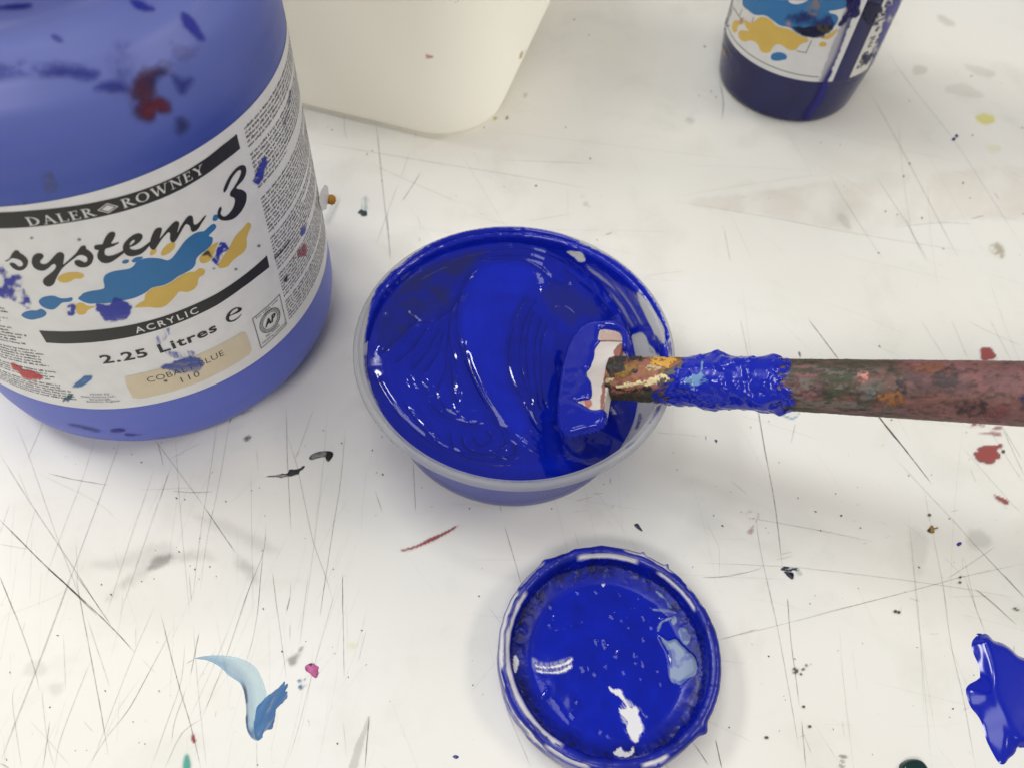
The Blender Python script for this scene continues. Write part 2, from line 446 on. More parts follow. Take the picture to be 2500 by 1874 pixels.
# ------------------------------------------------------------------ scratches, specks and stains in the tabletop (its surface pattern)
zA = lambda *p: reg(0, 1000, 2.4578, p)
zB = lambda *p: reg(0, 1400, 2.4578, p)
zC = lambda *p: reg(1700, 1000, 2.765, p)
zD = lambda *p: reg(1700, 1400, 2.765, p)
zE = lambda *p: reg(1650, 0, 2.5906, p)
zF = lambda *p: reg(650, 0, 2.764, p)
zG = lambda *p: reg(1350, 780, 1.9235, p)
zS = lambda *p: reg(400, 1550, 4.424, p)
SCR = [  # (polyline, darkness, width px)
 (zA((0,265),(175,545),(385,860),(620,1229)), .45, 2.6), (zA((85,60),(170,265),(270,555),(360,810),(470,1100),(500,1229)), .3, 2.6),
 (zA((262,65),(215,180),(165,290)), .4, 2.6), (zA((575,155),(500,400),(400,660),(270,1020)), .24, 3.2), (zA((730,165),(610,500),(470,880),(345,1229)), .34, 3.4),
 (zA((920,360),(870,520),(780,780),(640,1229)), .22, 4), (zA((1030,330),(900,700),(720,1229)), .22, 4.4), (zA((1010,380),(960,540)), .3, 3),
 (zA((0,660),(290,950),(400,1050),(580,1229)), .85, 3.2), (zA((290,950),(400,1050),(480,1125)), .8, 4), (zA((290,380),(460,420),(650,450)), .65, 2.6),
 (zA((920,165),(1020,300),(1220,570)), .5, 2.2), (zA((1220,570),(1300,690),(1415,858)), .7, 2.8), (zA((945,195),(965,265),(980,335)), .6, 2.6),
 (zA((1050,140),(1090,700),(1140,1229)), .28, 2.4), (zA((1305,60),(1270,320),(1205,720),(1155,1150)), .34, 2.4),
 (zA((1385,30),(1310,460),(1245,760),(1200,1080)), .32, 2.4), (zA((1390,30),(1378,80)), .7, 3), (zA((1030,485),(1150,495),(1280,490)), .6, 2.4), (zA((830,480),(1000,474),(1175,465)), .25, 2.4),
 (zA((1010,300),(1100,250),(1200,200)), .35, 2.2), (zA((1718,0),(1725,300),(1747,730)), .58, 2.4), (zA((1720,140),(1780,330),(1830,560),(1880,790),(1955,1000),(2000,1150)), .45, 2.4),
 (zA((1880,0),(1775,290)), .4, 2.4), (zA((2072,110),(2045,420),(2000,700),(1955,1000),(1920,1229)), .45, 2.6), (zA((1965,0),(1940,330),(1885,800),(1830,1229)), .24, 2.4),
 (zA((1505,350),(1512,800),(1520,1229)), .24, 2.2), (zA((1595,690),(1580,850),(1500,1060),(1435,1229)), .5, 2.6), (zA((1580,850),(1565,1000),(1545,1229)), .5, 2.6),
 (zA((2055,985),(2055,1229)), .5, 2.4), (zA((1635,970),(1665,1229)), .34, 2.4), (zA((0,1000),(90,1229)), .45, 2.6), (zA((0,805),(170,835)), .36, 2.2),
 (zA((225,380),(560,540),(720,670)), .18, 2.4), (zA((1745,1030),(1740,1130),(1715,1229)), .5, 2.4), (zA((110,370),(160,500),(180,540)), .22, 2.4), (zA((60,560),(0,740)), .3, 2.4),
 (zA((215,580),(130,915)), .25, 2.2), (zA((455,780),(470,1100)), .22, 2), (zA((1180,160),(1060,290)), .2, 2), (zA((1540,230),(1550,370)), .25, 2.2), (zA((1800,240),(1770,290)), .3, 2.2),
 (zB((0,20),(130,340),(215,600),(235,700)), .42, 2.8), (zB((325,0),(470,130),(660,310),(805,465)), .82, 3.2), (zB((450,0),(520,95),(665,305)), .6, 2.8),
 (zB((425,0),(350,220),(220,570),(90,900),(10,1110)), .34, 5), (zB((455,20),(540,470),(605,820),(650,1085)), .58, 2.6), (zB((525,270),(600,500),(660,680)), .34, 2.4),
 (zB((935,180),(820,440),(690,770),(540,1165)), .3, 2.6), (zB((1035,325),(905,570),(780,800),(640,980),(520,1165)), .36, 2.8), (zB((905,570),(780,800),(720,880)), .35, 2.4),
 (zB((965,240),(1060,620),(1150,930),(1205,1165)), .6, 2.8), (zB((1195,350),(1165,500),(1145,600)), .6, 3), (zB((1525,0),(1420,310),(1330,570),(1210,870)), .46, 2.8),
 (zB((1565,0),(1545,230),(1510,420),(1465,560)), .36, 2.4), (zB((1160,300),(1190,700),(1240,1165)), .28, 2.4), (zB((1110,420),(1085,650),(1010,870),(905,1165)), .3, 2.8),
 (zB((1120,680),(1050,880),(1030,1010)), .36, 3), (zB((1210,870),(1090,960),(990,1165)), .4, 3), (zB((300,880),(258,1165)), .45, 2.8), (zB((250,690),(285,1000),(330,1165)), .3, 2.4),
 (zB((0,1135),(60,1165)), .5, 2.4), (zB((110,660),(75,760),(130,1165)), .28, 2.4), (zB((380,360),(395,690)), .24, 2.4), (zB((540,530),(370,970),(330,1165)), .3, 3),
 (zB((1635,0),(1700,480),(1720,640)), .34, 2.4), (zB((1850,0),(1800,420)), .35, 2.4), (zB((2055,0),(2065,630)), .5, 2.4), (zB((2025,60),(1900,500),(1780,960),(1710,1165)), .32, 2.4),
 (zB((1955,0),(1920,255)), .4, 2.4), (zB((1540,1000),(1542,1165)), .34, 2.2), (zB((2215,850),(2190,1165)), .75, 3.2), (zB((1740,140),(1720,220)), .6, 3), (zB((1135,0),(1150,170)), .4, 2.4),
 (zB((0,260),(250,170),(420,90)), .16, 2.4), (zB((180,880),(290,1000),(420,1150)), .2, 2.4), (zB((500,880),(560,950)), .3, 2.2), (zB((1300,440),(1180,660)), .24, 2.4),
 (zB((1380,320),(1260,600),(1130,880)), .22, 2.4), (zB((850,510),(940,600)), .18, 2), (zB((815,320),(815,440)), .28, 2.4), (zB((1740,300),(1740,400)), .35, 2.2), (zB((2200,330),(2150,530)), .3, 2.2),
 (zB((2060,890),(2080,1100)), .24, 2.2), (zB((1115,540),(1165,510)), .7, 2.6), (zB((1845,875),(1860,895)), .6, 2.4), (zB((1298,820),(1290,860)), .5, 2.4), (zB((150,290),(135,350)), .3, 2.4),
 (zC((415,0),(465,280),(530,640),(580,1050)), .75, 2.8), (zC((1225,35),(1330,170),(1450,320),(1590,500)), .95, 3.6), (zC((1225,35),(1330,175),(1370,215)), .8, 5),
 (zC((1330,310),(1540,540),(1720,730),(1900,930),(2212,1265)), .38, 2.6), (zC((1900,930),(2212,1265)), .35, 2.6), (zC((335,725),(540,760),(840,815),(1200,890)), .4, 2.4),
 (zC((405,745),(430,930),(525,1382)), .42, 2.4), (zC((0,1030),(460,1050),(800,1075),(1600,1175),(2150,1265)), .36, 2.4), (zC((35,1130),(200,1125),(400,1080),(460,1050)), .36, 2.4),
 (zC((800,1382),(1200,1285),(1600,1180),(1780,1130),(2212,1035)), .38, 2.4), (zC((1690,1140),(1830,1050),(2020,920)), .36, 2.4), (zC((2065,120),(2212,440)), .5, 2.4),
 (zC((1970,110),(2070,280),(2212,500)), .3, 2.4), (zC((1790,245),(1950,430),(2212,720)), .3, 2.4), (zC((1535,500),(1565,690),(1640,1050),(1700,1382)), .24, 2.4),
 (zC((1850,400),(1890,490)), .4, 2.2), (zC((1810,1000),(1895,1382)), .28, 2.4), (zC((1890,1210),(1990,1290),(2090,1382)), .6, 2.6), (zC((670,90),(655,150),(640,225)), .36, 2.4),
 (zC((260,30),(480,90),(870,215)), .18, 2.2), (zC((60,740),(130,880),(155,950),(155,1140)), .26, 2.2), (zC((540,1010),(600,998),(650,985)), .4, 2.4), (zC((570,975),(650,955)), .4, 2.4),
 (zC((235,480),(290,525),(345,570)), .42, 2.6), (zC((615,1270),(625,1382)), .6, 2.6), (zC((1245,245),(1270,232)), .4, 3), (zC((1710,690),(1770,672)), .3, 2.2), (zC((1240,750),(1290,775)), .26, 2.2),
 (zC((1270,865),(1305,850)), .4, 2.4), (zC((1120,905),(1160,893)), .4, 2.4), (zC((130,870),(350,875)), .14, 2.2), (zC((1380,740),(1560,890)), .14, 2.2), (zC((1670,990),(1830,1150)), .22, 2.2),
 (zC((1797,990),(1797,1080)), .3, 2.2), (zC((1700,1260),(2000,1255)), .2, 2.2), (zC((65,170),(64,200)), .7, 3), (zC((300,680),(302,698)), .8, 5), (zC((1427,435),(1440,452)), .85, 6),
 (zD((470,0),(545,350),(640,870),(690,1170)), .44, 2.4), (zD((615,180),(640,460),(670,690),(695,890)), .58, 2.6), (zD((130,450),(660,320),(1400,125)), .3, 2.4),
 (zD((1655,0),(1720,480),(1800,830),(1885,1311)), .36, 2.4), (zD((1810,20),(1880,210),(1950,400)), .4, 2.4), (zD((1880,100),(2000,200),(2165,345)), .55, 2.6),
 (zD((2070,0),(2212,155)), .6, 2.6), (zD((710,985),(740,1311)), .62, 2.6), (zD((725,1080),(775,1210)), .36, 2.2), (zD((130,1115),(170,1311)), .62, 2.8), (zD((0,1165),(75,1280)), .5, 2.4),
 (zD((1570,405),(1645,405)), .3, 2.4), (zD((1383,215),(1383,265)), .3, 2.2), (zD((680,1105),(745,1085)), .25, 2.2), (zD((1050,500),(1090,800)), .12, 2.2), (zD((985,990),(1000,1100)), .2, 2.2),
 (zD((1790,920),(1850,900)), .26, 2.4), (zD((2143,480),(2145,530)), .6, 3), (zD((1430,160),(1510,185)), .4, 3), (zD((860,1015),(1060,1020)), .1, 2),
 (zE((1310,290),(1500,560),(1760,890),(2000,1260),(2202,1580)), .3, 2.4), (zE((1220,575),(1420,930),(1680,1430),(1800,1658)), .42, 2.6), (zE((965,1100),(1130,1370),(1320,1658)), .3, 2.4),
 (zE((1260,1110),(1450,1400),(1600,1658)), .36, 2.4), (zE((1445,1365),(1530,1550),(1590,1658)), .46, 2.6), (zE((0,1275),(560,1370),(1200,1490),(1900,1600)), .34, 2.4),
 (zE((0,1245),(450,1170),(980,1095)), .24, 2.2), (zE((1430,1435),(1670,1410),(1900,1420)), .28, 3), (zE((305,1450),(345,1658)), .45, 2.4), (zE((340,1340),(490,1658)), .18, 2.2),
 (zE((275,510),(300,640),(292,760)), .65, 2.8), (zE((0,1045),(500,1060),(950,1085)), .14, 2.2), (zE((2015,1220),(2045,1265)), .5, 2.8), (zE((1870,1385),(1950,1365)), .5, 3.4),
 (zE((1240,1100),(1570,1110)), .1, 2), (zE((2100,1080),(2202,1130)), .16, 2.2),
 (zF((300,960),(750,1035),(1200,1110),(1700,1190),(2211,1280)), .46, 2.4), (zF((525,775),(530,880),(545,945)), .46, 2.4), (zF((740,825),(760,1000),(790,1300),(830,1658)), .62, 2.6),
 (zF((705,1105),(900,1195),(1320,1380)), .36, 2.4), (zF((1045,1160),(990,1250),(915,1365)), .72, 2.8), (zF((965,1040),(910,1200)), .3, 2.2), (zF((1590,1082),(2211,1105)), .4, 2.4),
 (zF((890,1240),(740,1658)), .4, 2.4), (zF((1740,1500),(2080,1440)), .3, 2.2), (zF((2035,1260),(2035,1500)), .14, 2.2), (zF((495,1350),(420,1500)), .3, 2.4), (zF((1010,890),(1005,935)), .42, 2.4),
 (zF((1540,920),(1590,970)), .16, 2.2), (zF((1575,690),(1700,660)), .16, 2.2), (zF((1030,1600),(1040,1635)), .6, 2.4), (zF((1500,1180),(1525,1220)), .26, 2.2),
 (zG((880,0),(920,190)), .46, 2.4), (zG((940,340),(960,400),(1000,654)), .6, 2.8), (zG((1200,0),(1290,120),(1400,265)), .92, 3.4), (zG((1450,350),(1525,450),(1600,540),(1690,654)), .95, 3.8),
 (zG((1725,0),(1845,190)), .3, 2.2), (zG((1870,0),(1950,190)), .36, 2.2), (zG((1935,0),(2050,60),(2212,130)), .3, 2.2), (zG((2050,0),(2150,190)), .34, 2.2), (zG((2110,500),(2200,654)), .45, 2.4),
 (zG((1060,0),(1140,80),(1230,170)), .14, 2.2), (zG((1465,100),(1640,180)), .2, 2.2), (zG((490,530),(700,548)), .24, 2.2), (zG((715,545),(720,570)), .6, 3), (zG((1530,120),(1537,133)), .9, 6), (zG((1155,150),(1162,178)), .95, 8),
 (reg(850,520,2.271,((215,0),(235,270))), .6, 2.6), (reg(850,520,2.271,((150,1540),(190,1658))), .5, 2.4), (reg(850,520,2.271,((360,1380),(375,1658))), .6, 2.6), (reg(850,520,2.271,((840,1615),(850,1658))), .55, 2.6),
 (reg(1150,1280,2.791,((225,0),(270,150),(345,415))), .6, 2.6), (reg(1150,1280,2.791,((1500,1465),(1620,1640))), .5, 2.6), (reg(1150,1280,2.791,((1665,1470),(1710,1658))), .66, 2.8),
 (reg(1150,1280,2.791,((1310,1605),(1345,1658))), .6, 2.6), (reg(1150,1280,2.791,((1690,785),(1954,710))), .5, 2.4), (reg(1150,1280,2.791,((20,240),(400,240))), .14, 2.2),
 (reg(1150,1280,2.791,((705,45),(740,160))), .3, 2.2), (reg(1150,1280,2.791,((230,1230),(410,1658))), .36, 2.4), (reg(1150,1280,2.791,((120,560),(210,680))), .26, 2.2),
 (reg(1150,1280,2.791,((1570,360),(1700,355),(1920,315))), .36, 2.4), (reg(1150,1280,2.791,((0,1140),(200,900))), .16, 2.4),
 (reg(1250,860,4.252,((660,1540),(840,1495))), .45, 2.2), (reg(1250,860,4.252,((830,1470),(960,1458))), .5, 2.2), (reg(1250,860,4.252,((1030,1300),(1018,1335),(1030,1370))), .75, 2.8),
 (reg(1250,860,4.252,((1055,1580),(1035,1620))), .6, 2.4), (reg(1250,860,4.252,((1510,833),(1640,850))), .22, 2), (reg(1250,860,4.252,((620,1655),(800,1635))), .3, 2.2),
 (zF((1020,1450),(1045,1560)), .2, 2), (reg(1250,530,4.876,((1100,213),(1150,203),(1195,183))), .8, 3.2), (reg(1250,530,4.876,((1005,260),(1020,290))), .8, 4), (reg(1250,530,4.876,((1570,720),(1750,680),(2048,650))), .3, 2.2),
]
# many hair-fine marks that only just show
for _k in range(130):
    side = RNG.random()
    if side < .6:
        x0 = RNG.uniform(0, 950); y0 = RNG.uniform(1120, 1900); a = math.radians(RNG.normal(105, 13)); L = RNG.uniform(60, 300)
    else:
        x0 = RNG.uniform(850, 2500); y0 = RNG.uniform(150, 1874); a = math.radians(RNG.choice([RNG.normal(60, 12), RNG.normal(12, 14)])); L = RNG.uniform(40, 240)
    b = RNG.normal(0, .03)
    SCR.append((np.array([(x0, y0), (x0+math.cos(a)*L*.5, y0+math.sin(a)*L*.5), (x0+math.cos(a+b)*L, y0+math.sin(a+b)*L)]), RNG.uniform(.05, .15), 2.2))

for _k in range(42):      # long hair lines over the middle and right
    x0 = RNG.uniform(900, 2450); y0 = RNG.uniform(250, 1800); a = math.radians(RNG.choice([RNG.normal(62, 8), RNG.normal(8, 8), RNG.normal(82, 5)])); L = RNG.uniform(220, 620)
    SCR.append((np.array([(x0, y0), (x0+math.cos(a)*L*.5+RNG.normal(0, 5), y0+math.sin(a)*L*.5), (x0+math.cos(a)*L, y0+math.sin(a)*L)]), RNG.uniform(.1, .22), 2.0))
SV, SF, SCV, SCC = [], [], [], []
for k, (pl, dark, wpx) in enumerate(SCR):
    Pm = on_z(smooth_poly(pl, 5, False))[:, :2]
    L = np.r_[0, np.cumsum(np.hypot(*np.diff(Pm, axis=0).T))]
    if L[-1] < .05:
        continue
    n = max(3, int(L[-1]/.7))
    t = np.linspace(0, L[-1], n)
    x = np.interp(t, L, Pm[:, 0]); y = np.interp(t, L, Pm[:, 1])
    tx = np.gradient(x); ty = np.gradient(y); q = np.hypot(tx, ty)+1e-9
    nx, ny = -ty/q, tx/q
    wob = .10*(fbm(t*.25, t*0+k*3.1, 3, 3)-.5)
    x = x+nx*wob; y = y+ny*wob
    dist = np.hypot(np.hypot(x, y-30), 275)
    w = wpx*dist/2050*.44*(.62+.55*fbm(t*.6, t*0+k*7.7, 5, 3))
    taper = np.clip(np.minimum(t, L[-1]-t)/max(.15*L[-1], .2), .12, 1)
    w = w*np.sqrt(taper)
    a = .56*dark*(.45+1.0*fbm(t*.9, t*0+k*5.3, 9, 4))*(.55+.45*taper)
    z = .03+.00025*k
    i0 = sum(len(v) for v in SV)
    V = np.stack([np.c_[x+nx*w, y+ny*w, np.full(n, z)], np.c_[x-nx*w, y-ny*w, np.full(n, z)]], 1).reshape(-1, 3)
    SV.append(V); SCV.append(np.repeat(np.clip(a, 0, .97), 2))
    g = .035+.05*hash2(np.array([k]), np.array([k*3]), 4)[0]
    SCC.append(np.tile([g*1.05, g, g*.9], (2*n, 1)))
    j = np.arange(n-1)*2+i0
    SF.append(np.c_[j, j+2, j+3, j+1])
mk("scratching", np.concatenate(SV), np.concatenate(SF)[:, ::-1], M_stain, table, None, np.concatenate(SCC), np.concatenate(SCV), smooth=False)

# specks: tiny flat flecks, each an uneven polygon
SPK = []
for (x, y, r, c) in [
  *[(*p, 3.2, (.03, .03, .035)) for p in zA((412,122),(395,280),(792,268),(970,196),(850,315),(1060,530),(1110,537),(1357,550),(1557,467),(1275,376),(1832,215),(1940,124),(2050,200),(1058,824),(1075,851),(935,842),(925,1013),(850,1030),(1140,935),(1170,957),(1298,998),(610,1047),(668,1107),(1580,1192),(1575,845),(1830,770),(1590,635),(1195,1015),(1260,940),(1200,770),(1510,483),(2000,955))],
  *[(*p, 3, (.03, .03, .03)) for p in zB((348,370),(610,65),(850,45),(925,30),(1298,15),(1580,210),(632,702),(955,703),(1022,728),(798,888),(835,1012),(870,1020),(452,1060),(520,1058),(300,800),(40,1113),(60,590),(2025,1018),(1995,440),(2010,478),(2170,340),(2090,620),(2198,545),(1545,1145),(943,410),(345,370),(1693,465),(1060,620),(1835,405))],
  *[(*p, 3.4, (.03, .025, .02)) for p in zC((685,595),(940,565),(1088,522),(1108,797),(1502,1062),(1095,1205),(1090,640),(805,687),(117,713),(175,782),(558,355),(490,77),(1316,68),(1822,152),(1587,438),(1706,735),(468,797),(485,830),(838,815),(1408,1228),(1740,1028),(978,714),(367,118))],
  *[(*p, 3, (.03, .03, .03)) for p in zD((375,475),(487,557),(955,517),(1120,468),(1490,497),(1675,553),(1873,683),(1463,888),(767,200),(800,147),(1730,910),(665,575),(560,1060),(923,1048),(1188,1218),(1710,967),(600,850),(590,825),(220,1035))],
  *[(*p, 3.2, (.03, .03, .035)) for p in zE((148,608),(222,580),(255,617),(182,297),(1478,640),(1868,482),(2055,530),(1477,1037),(1440,1117),(1816,1160),(1556,1380),(1400,1360),(1325,1340),(1063,1180),(915,905),(1040,917),(2195,1355),(2190,810),(1875,857),(1282,1602),(1860,1255),(1690,1575))],
  *[(*p, 3, (.04, .04, .035)) for p in zF((445,880),(905,866),(1260,883),(1470,862),(2078,133),(2178,240),(2185,1072),(2020,862),(1605,1262),(1455,1450),(1820,1257),(715,1020),(680,1044),(780,1222),(290,1375))],
  *[(*p, 3, (.03, .03, .03)) for p in reg(850, 860, 4.252, ((350,878),(295,1248),(360,1265),(765,1402),(870,1600),(1260,1620),(250,1015)))],
  *[(*p, 2.8, (.03, .03, .03)) for p in reg(1250, 860, 4.252, ((952,1367),(1675,1040),(1713,1217),(410,1620)))],
  *[(*p, 2.8, (.03, .03, .03)) for p in reg(1150, 1280, 2.791, ((75,300),(55,488),(80,1155),(12,1093),(1510,290),(1712,8)))],
]:
    SPK.append((x, y, r, c))
for _k in range(240):
    x, y = RNG.uniform(-20, 2520), RNG.uniform(60, 1890)
    SPK.append((x, y, RNG.uniform(.9, 1.9), tuple(np.array([.05, .045, .04])*RNG.uniform(.6, 2.5))))
PV, PF, PC, PA = [], [], [], []
base_i = 0
for k, (x, y, r, c) in enumerate(SPK):
    r = r*RNG.uniform(.55, 1.1)
    n = 7; el = RNG.uniform(.3, .95); ph = RNG.uniform(0, 6.28)
    ang = np.arange(n)/n*2*np.pi
    rr = r*RNG.uniform(.55, 1.15, n)
    ex = np.cos(ang)*rr; ey = np.sin(ang)*rr*el
    q = np.c_[x+ex*math.cos(ph)-ey*math.sin(ph), y+ex*math.sin(ph)+ey*math.cos(ph)]
    v = on_z(q); v[:, 2] = .12+.0002*k
    PV.append(v); PF.append(list(range(base_i, base_i+n))[::-1]); base_i += n
    PC.append(np.tile(c, (n, 1))); PA.append(np.full(n, RNG.uniform(.5, .9) if k < 190 else RNG.uniform(.12, .5)))
mk("specks_of_dirt", np.concatenate(PV), PF, M_stain, table, None, np.concatenate(PC), np.concatenate(PA), smooth=False)


# soft stains rubbed into the laminate
def soft(w):
    return lambda X, S: sstep(0, w, S)


def streak(ang, fx, fy, lo, hi, seed=1, base=1.0):
    ca, sa = math.cos(math.radians(ang)), math.sin(math.radians(ang))

    def f(X, S):
        u = X[:, 0]*ca+X[:, 1]*sa; v = -X[:, 0]*sa+X[:, 1]*ca
        return base*sstep(lo, hi, fbm(u*fx, v*fy, seed, 4))
    return f


def blotch(fq, lo, hi, seed=1, base=1.0):
    return lambda X, S: base*sstep(lo, hi, fbm(X[:, 0]*fq, X[:, 1]*fq, seed, 5))


_lv = [.16]


GREY = (.22, .22, .20)


def stain(poly, col, alpha, edge=6, rag=3, cover=None, name="stain", label=None, step=4.0, surfz=0.0, ragf=.06):
    _lv[0] += .006
    if col == GREY or min(col) > .2:
        alpha = alpha*.5
    cv = (lambda X, S: alpha*(cover(X, S) if cover else 1.0))
    o = decal(name, poly, float(surfz), M_stain, col, table, None, step=step, lift=_lv[0], edge=edge, cover=cv, rag=rag, seed=int(_lv[0]*1000), ragf=ragf)
    if o and label:
        o['label'] = label
    return o


GREY = (.22, .22, .20)
stain(zA((640,1130),(760,1010),(860,920),(1000,865),(1200,845),(1370,862),(1480,910),(1560,980),(1530,1040),(1470,990),(1360,915),(1200,900),(1010,925),(880,990),(760,1090),(690,1140)), GREY, .38, 22, 6, blotch(.02, .2, .75, 3), label='grey rubbed arc in the laminate')
stain(zA((560,920),(760,870),(900,810),(1010,800),(1040,850),(960,890),(820,930),(650,950)), GREY, .22, 26, 6)
stain(zA((1180,640),(1320,650),(1460,720),(1620,800),(1660,850),(1560,850),(1400,760),(1250,700)), GREY, .2, 26, 6)
stain(zA((880,960),(930,890),(1020,870),(1000,920),(930,960)), (.1, .1, .09), .3, 14, 5)
stain(zB((2211,850),(2215,905),(2185,1000),(2140,1165),(2090,1165),(2115,1090),(2130,1030),(2170,950)), (.30, .29, .26), .42, 3, 2, label='grey streak dragged along a scratch')
stain(zC((1840,820),(1900,805),(1970,840),(1990,900),(1940,935),(1860,925),(1830,880)), (.25, .25, .22), .3, 18, 6)
stain(zC((1430,840),(1480,800),(1560,860),(1560,960),(1500,1120),(1450,1000)), (.4, .39, .35), .2, 22, 6)
stain(zE((1500,430),(1540,415),(1590,435),(1570,470),(1510,470)), (.36, .38, .3), .34, 6, 3)
stain(zE((1650,110),(1680,100),(1750,140),(1760,165),(1700,160)), (.36, .35, .3), .34, 6, 3)
stain(zE((1830,410),(1950,430),(2020,470),(1960,490),(1850,450)), (.45, .36, .33), .26, 7, 4)
stain(zE((1710,550),(1800,530),(1920,580),(1940,620),(1830,610),(1720,590)), (.5, .38, .34), .22, 6, 4)
stain(zE((1895,735),(1950,722),(2005,735),(2012,775),(1960,785),(1905,765)), (.78, .72, .12), .5, 8, 3, label='pale yellow paint stain')
stain(zE((1965,925),(2040,920),(2050,955),(1990,970)), (.78, .74, .25), .26, 10, 3)
stain(zE((0,1290),(280,1250),(640,1200),(960,1150),(1200,1155),(1560,1110),(2202,1060),(2300,1300),(2202,1380),(1900,1395),(1430,1440),(1250,1485),(900,1430),(560,1360)), (.64, .53, .44), .26, 14, 6, blotch(.012, .2, .7, 3), label='faint brownish tide mark')
stain(zE((1020,1370),(1060,1360),(1105,1420),(1100,1450),(1050,1430)), (.36, .34, .28), .3, 8, 4)
stain(zE((1980,1560),(2040,1545),(2080,1600),(2060,1640),(2000,1600)), (.33, .28, .14), .4, 10, 5, blotch(.08, .35, .6))
stain(zE((60,760),(90,745),(120,765),(95,785)), (.4, .4, .36), .35, 6, 3)
stain(zF((1735,640),(1755,632),(1760,650),(1740,660)), (.3, .3, .24), .5, 3, 2)
stain(zF((1525,803),(1545,796),(1568,803),(1540,812)), (.62, .55, .05), .7, 2, 1)
stain(zF((1612,800),(1622,790),(1638,798),(1625,810)), (.35, .33, .04), .9, 2, 1)
stain(zF((2120,1320),(2150,1330),(2180,1400),(2150,1410)), (.4, .39, .36), .4, 5, 4, blotch(.1, .4, .6))
stain(reg(650, 0, 2.764, ((450,1330),(500,1350),(470,1440),(420,1520),(400,1480))), (.3, .3, .28), .3, 14, 5)
stain(zC((310,690),(420,700),(410,780),(380,830),(350,820),(370,760)), (.38, .12, .14), .4, 8, 6, blotch(.09, .45, .65, 8))
stain(zC((560,0),(620,-30),(700,0),(690,40),(650,62),(600,55),(570,30)), (.42, .52, .55), .16, 3, 1)
P_ring = smooth_poly(zC((555,0),(575,35),(610,55),(650,62),(685,45),(700,10)), 5, False)
stain(np.r_[P_ring, P_ring[::-1]+np.array([0, -3.5])], (.12, .36, .46), .55, 2, .6, label='thin pale blue ring mark')
stain(zB((170,540),(260,530),(270,600),(150,610)), (.5, .5, .47), .25, 16, 5)
stain(zB((300,670),(380,660),(370,720),(310,720)), (.45, .46, .43), .25, 16, 5)
stain(zB((2090,420),(2140,420),(2130,450),(2095,452)), (.85, .8, .3), .35, 7, 3, label='tiny pale yellow stain')
stain(zS((1330,250),(1440,190),(1500,120),(1470,210),(1400,330),(1370,330)), (.2, .19, .17), .45, 12, 6, blotch(.06, .35, .65, 4))
stain(zS((1440,485),(1470,475),(1490,500),(1450,505)), (.08, .2, .34), .7, 3, 2)
stain(zS((1500,490),(1530,455),(1535,475)), (.2, .22, .45), .6, 2, 1)
stain(zS((1450,560),(1480,535),(1500,560),(1485,585)), (.06, .17, .3), .8, 3, 2)
stain(zS((1520,555),(1535,525),(1545,540)), (.15, .25, .42), .6, 2, 1)
stain(zS((215,1470),(210,1400),(225,1320),(250,1285),(275,1320),(285,1400),(290,1470)), (.03, .36, .28), .8, 10, 3, streak(90, .01, .06, .15, .6), label='green paint streak at the front edge')
stain(zS((303,1110),(310,1065),(325,1070),(330,1110),(345,1140),(330,1165),(308,1140)), (.28, .015, .025), .95, 2, 1, label='small dark red drip on a scratch')
stain(zC((2135,1345),(2170,1335),(2212,1345),(2230,1360),(2180,1360)), (.03, .03, .028), .85, 3, 3, blotch(.12, .3, .5))
stain(zD((960,1225),(1005,1225),(1020,1245),(980,1240)), (.12, .12, .11), .5, 4, 2)
stain(zD((965,1255),(1005,1265),(985,1275)), (.12, .12, .11), .45, 4, 2)
stain(zD((960,1285),(1000,1300),(975,1311)), (.12, .12, .11), .45, 4, 2)
for q, s in ((zD((665,655))[0], 14), (zD((722,647))[0], 11), (zD((704,678))[0], 7), (zD((738,622))[0], 6), (zD((768,610))[0], 4), (zD((690,640))[0], 5)):
    a = np.arange(9)/9*6.283
    stain(np.c_[q[0]+np.cos(a)*s*.52, q[1]+np.sin(a)*s*.45], (.07, .07, .06), .8, 3, 3, blotch(.16, .25, .6), step=2.0)
for q in (zC((2068,283))[0], zC((1570,712))[0], zD((1340,255))[0], zD((1365,262))[0], zD((470,1105))[0], zD((720,898))[0], zD((763,1030))[0], zC((1778,1132))[0], zC((1777,1165))[0]):
    a = np.arange(8)/8*6.283+.3
    stain(np.c_[q[0]+np.cos(a)*4.2, q[1]+np.sin(a)*3.4], (.05, .035, .03), .9, 2, 2.5, step=2.0)
# brick-red dried paint rubbed flat beside and under the stick
RED = srgb(150, 78, 76)
zP2 = lambda *p: reg(1700, 1000, 2.765, p)
stain(zG((2010,140),(2045,133),(2065,150),(2078,175),(2050,190),(2015,190),(2008,165)), RED, .95, 2, 3, label='brick-red patch beyond the stick')
stain(zC((1790,98),(1870,92),(1890,100),(1850,112),(1800,108)), RED, .75, 3, 5, blotch(.09, .4, .6, 2))
stain(zC((1905,100),(1945,100),(1950,112),(1915,110)), RED, .7, 3, 4, blotch(.09, .4, .6, 2))
stain(zC((1905,158),(1960,152),(2020,150),(2055,160),(2040,178),(1980,172),(1930,168)), RED, .55, 4, 4)
stain(zC((2000,125),(2060,115),(2055,130),(2010,133)), RED, .6, 3, 4)
stain(zC((1870,292),(1900,285),(1895,262),(1940,250),(2000,245),(2055,232),(2060,255),(2025,275),(2050,300),(2040,325),(2005,330),(2010,355),(1970,362),(1910,348),(1885,325)), RED, .97, 2, 4, label='largest brick-red dried paint patch')
stain(zC((2010,578),(2040,590),(2080,605),(2100,625),(2090,640),(2065,625),(2030,605)), RED, .92, 2, 2, label='small slanting brick-red paint dash')
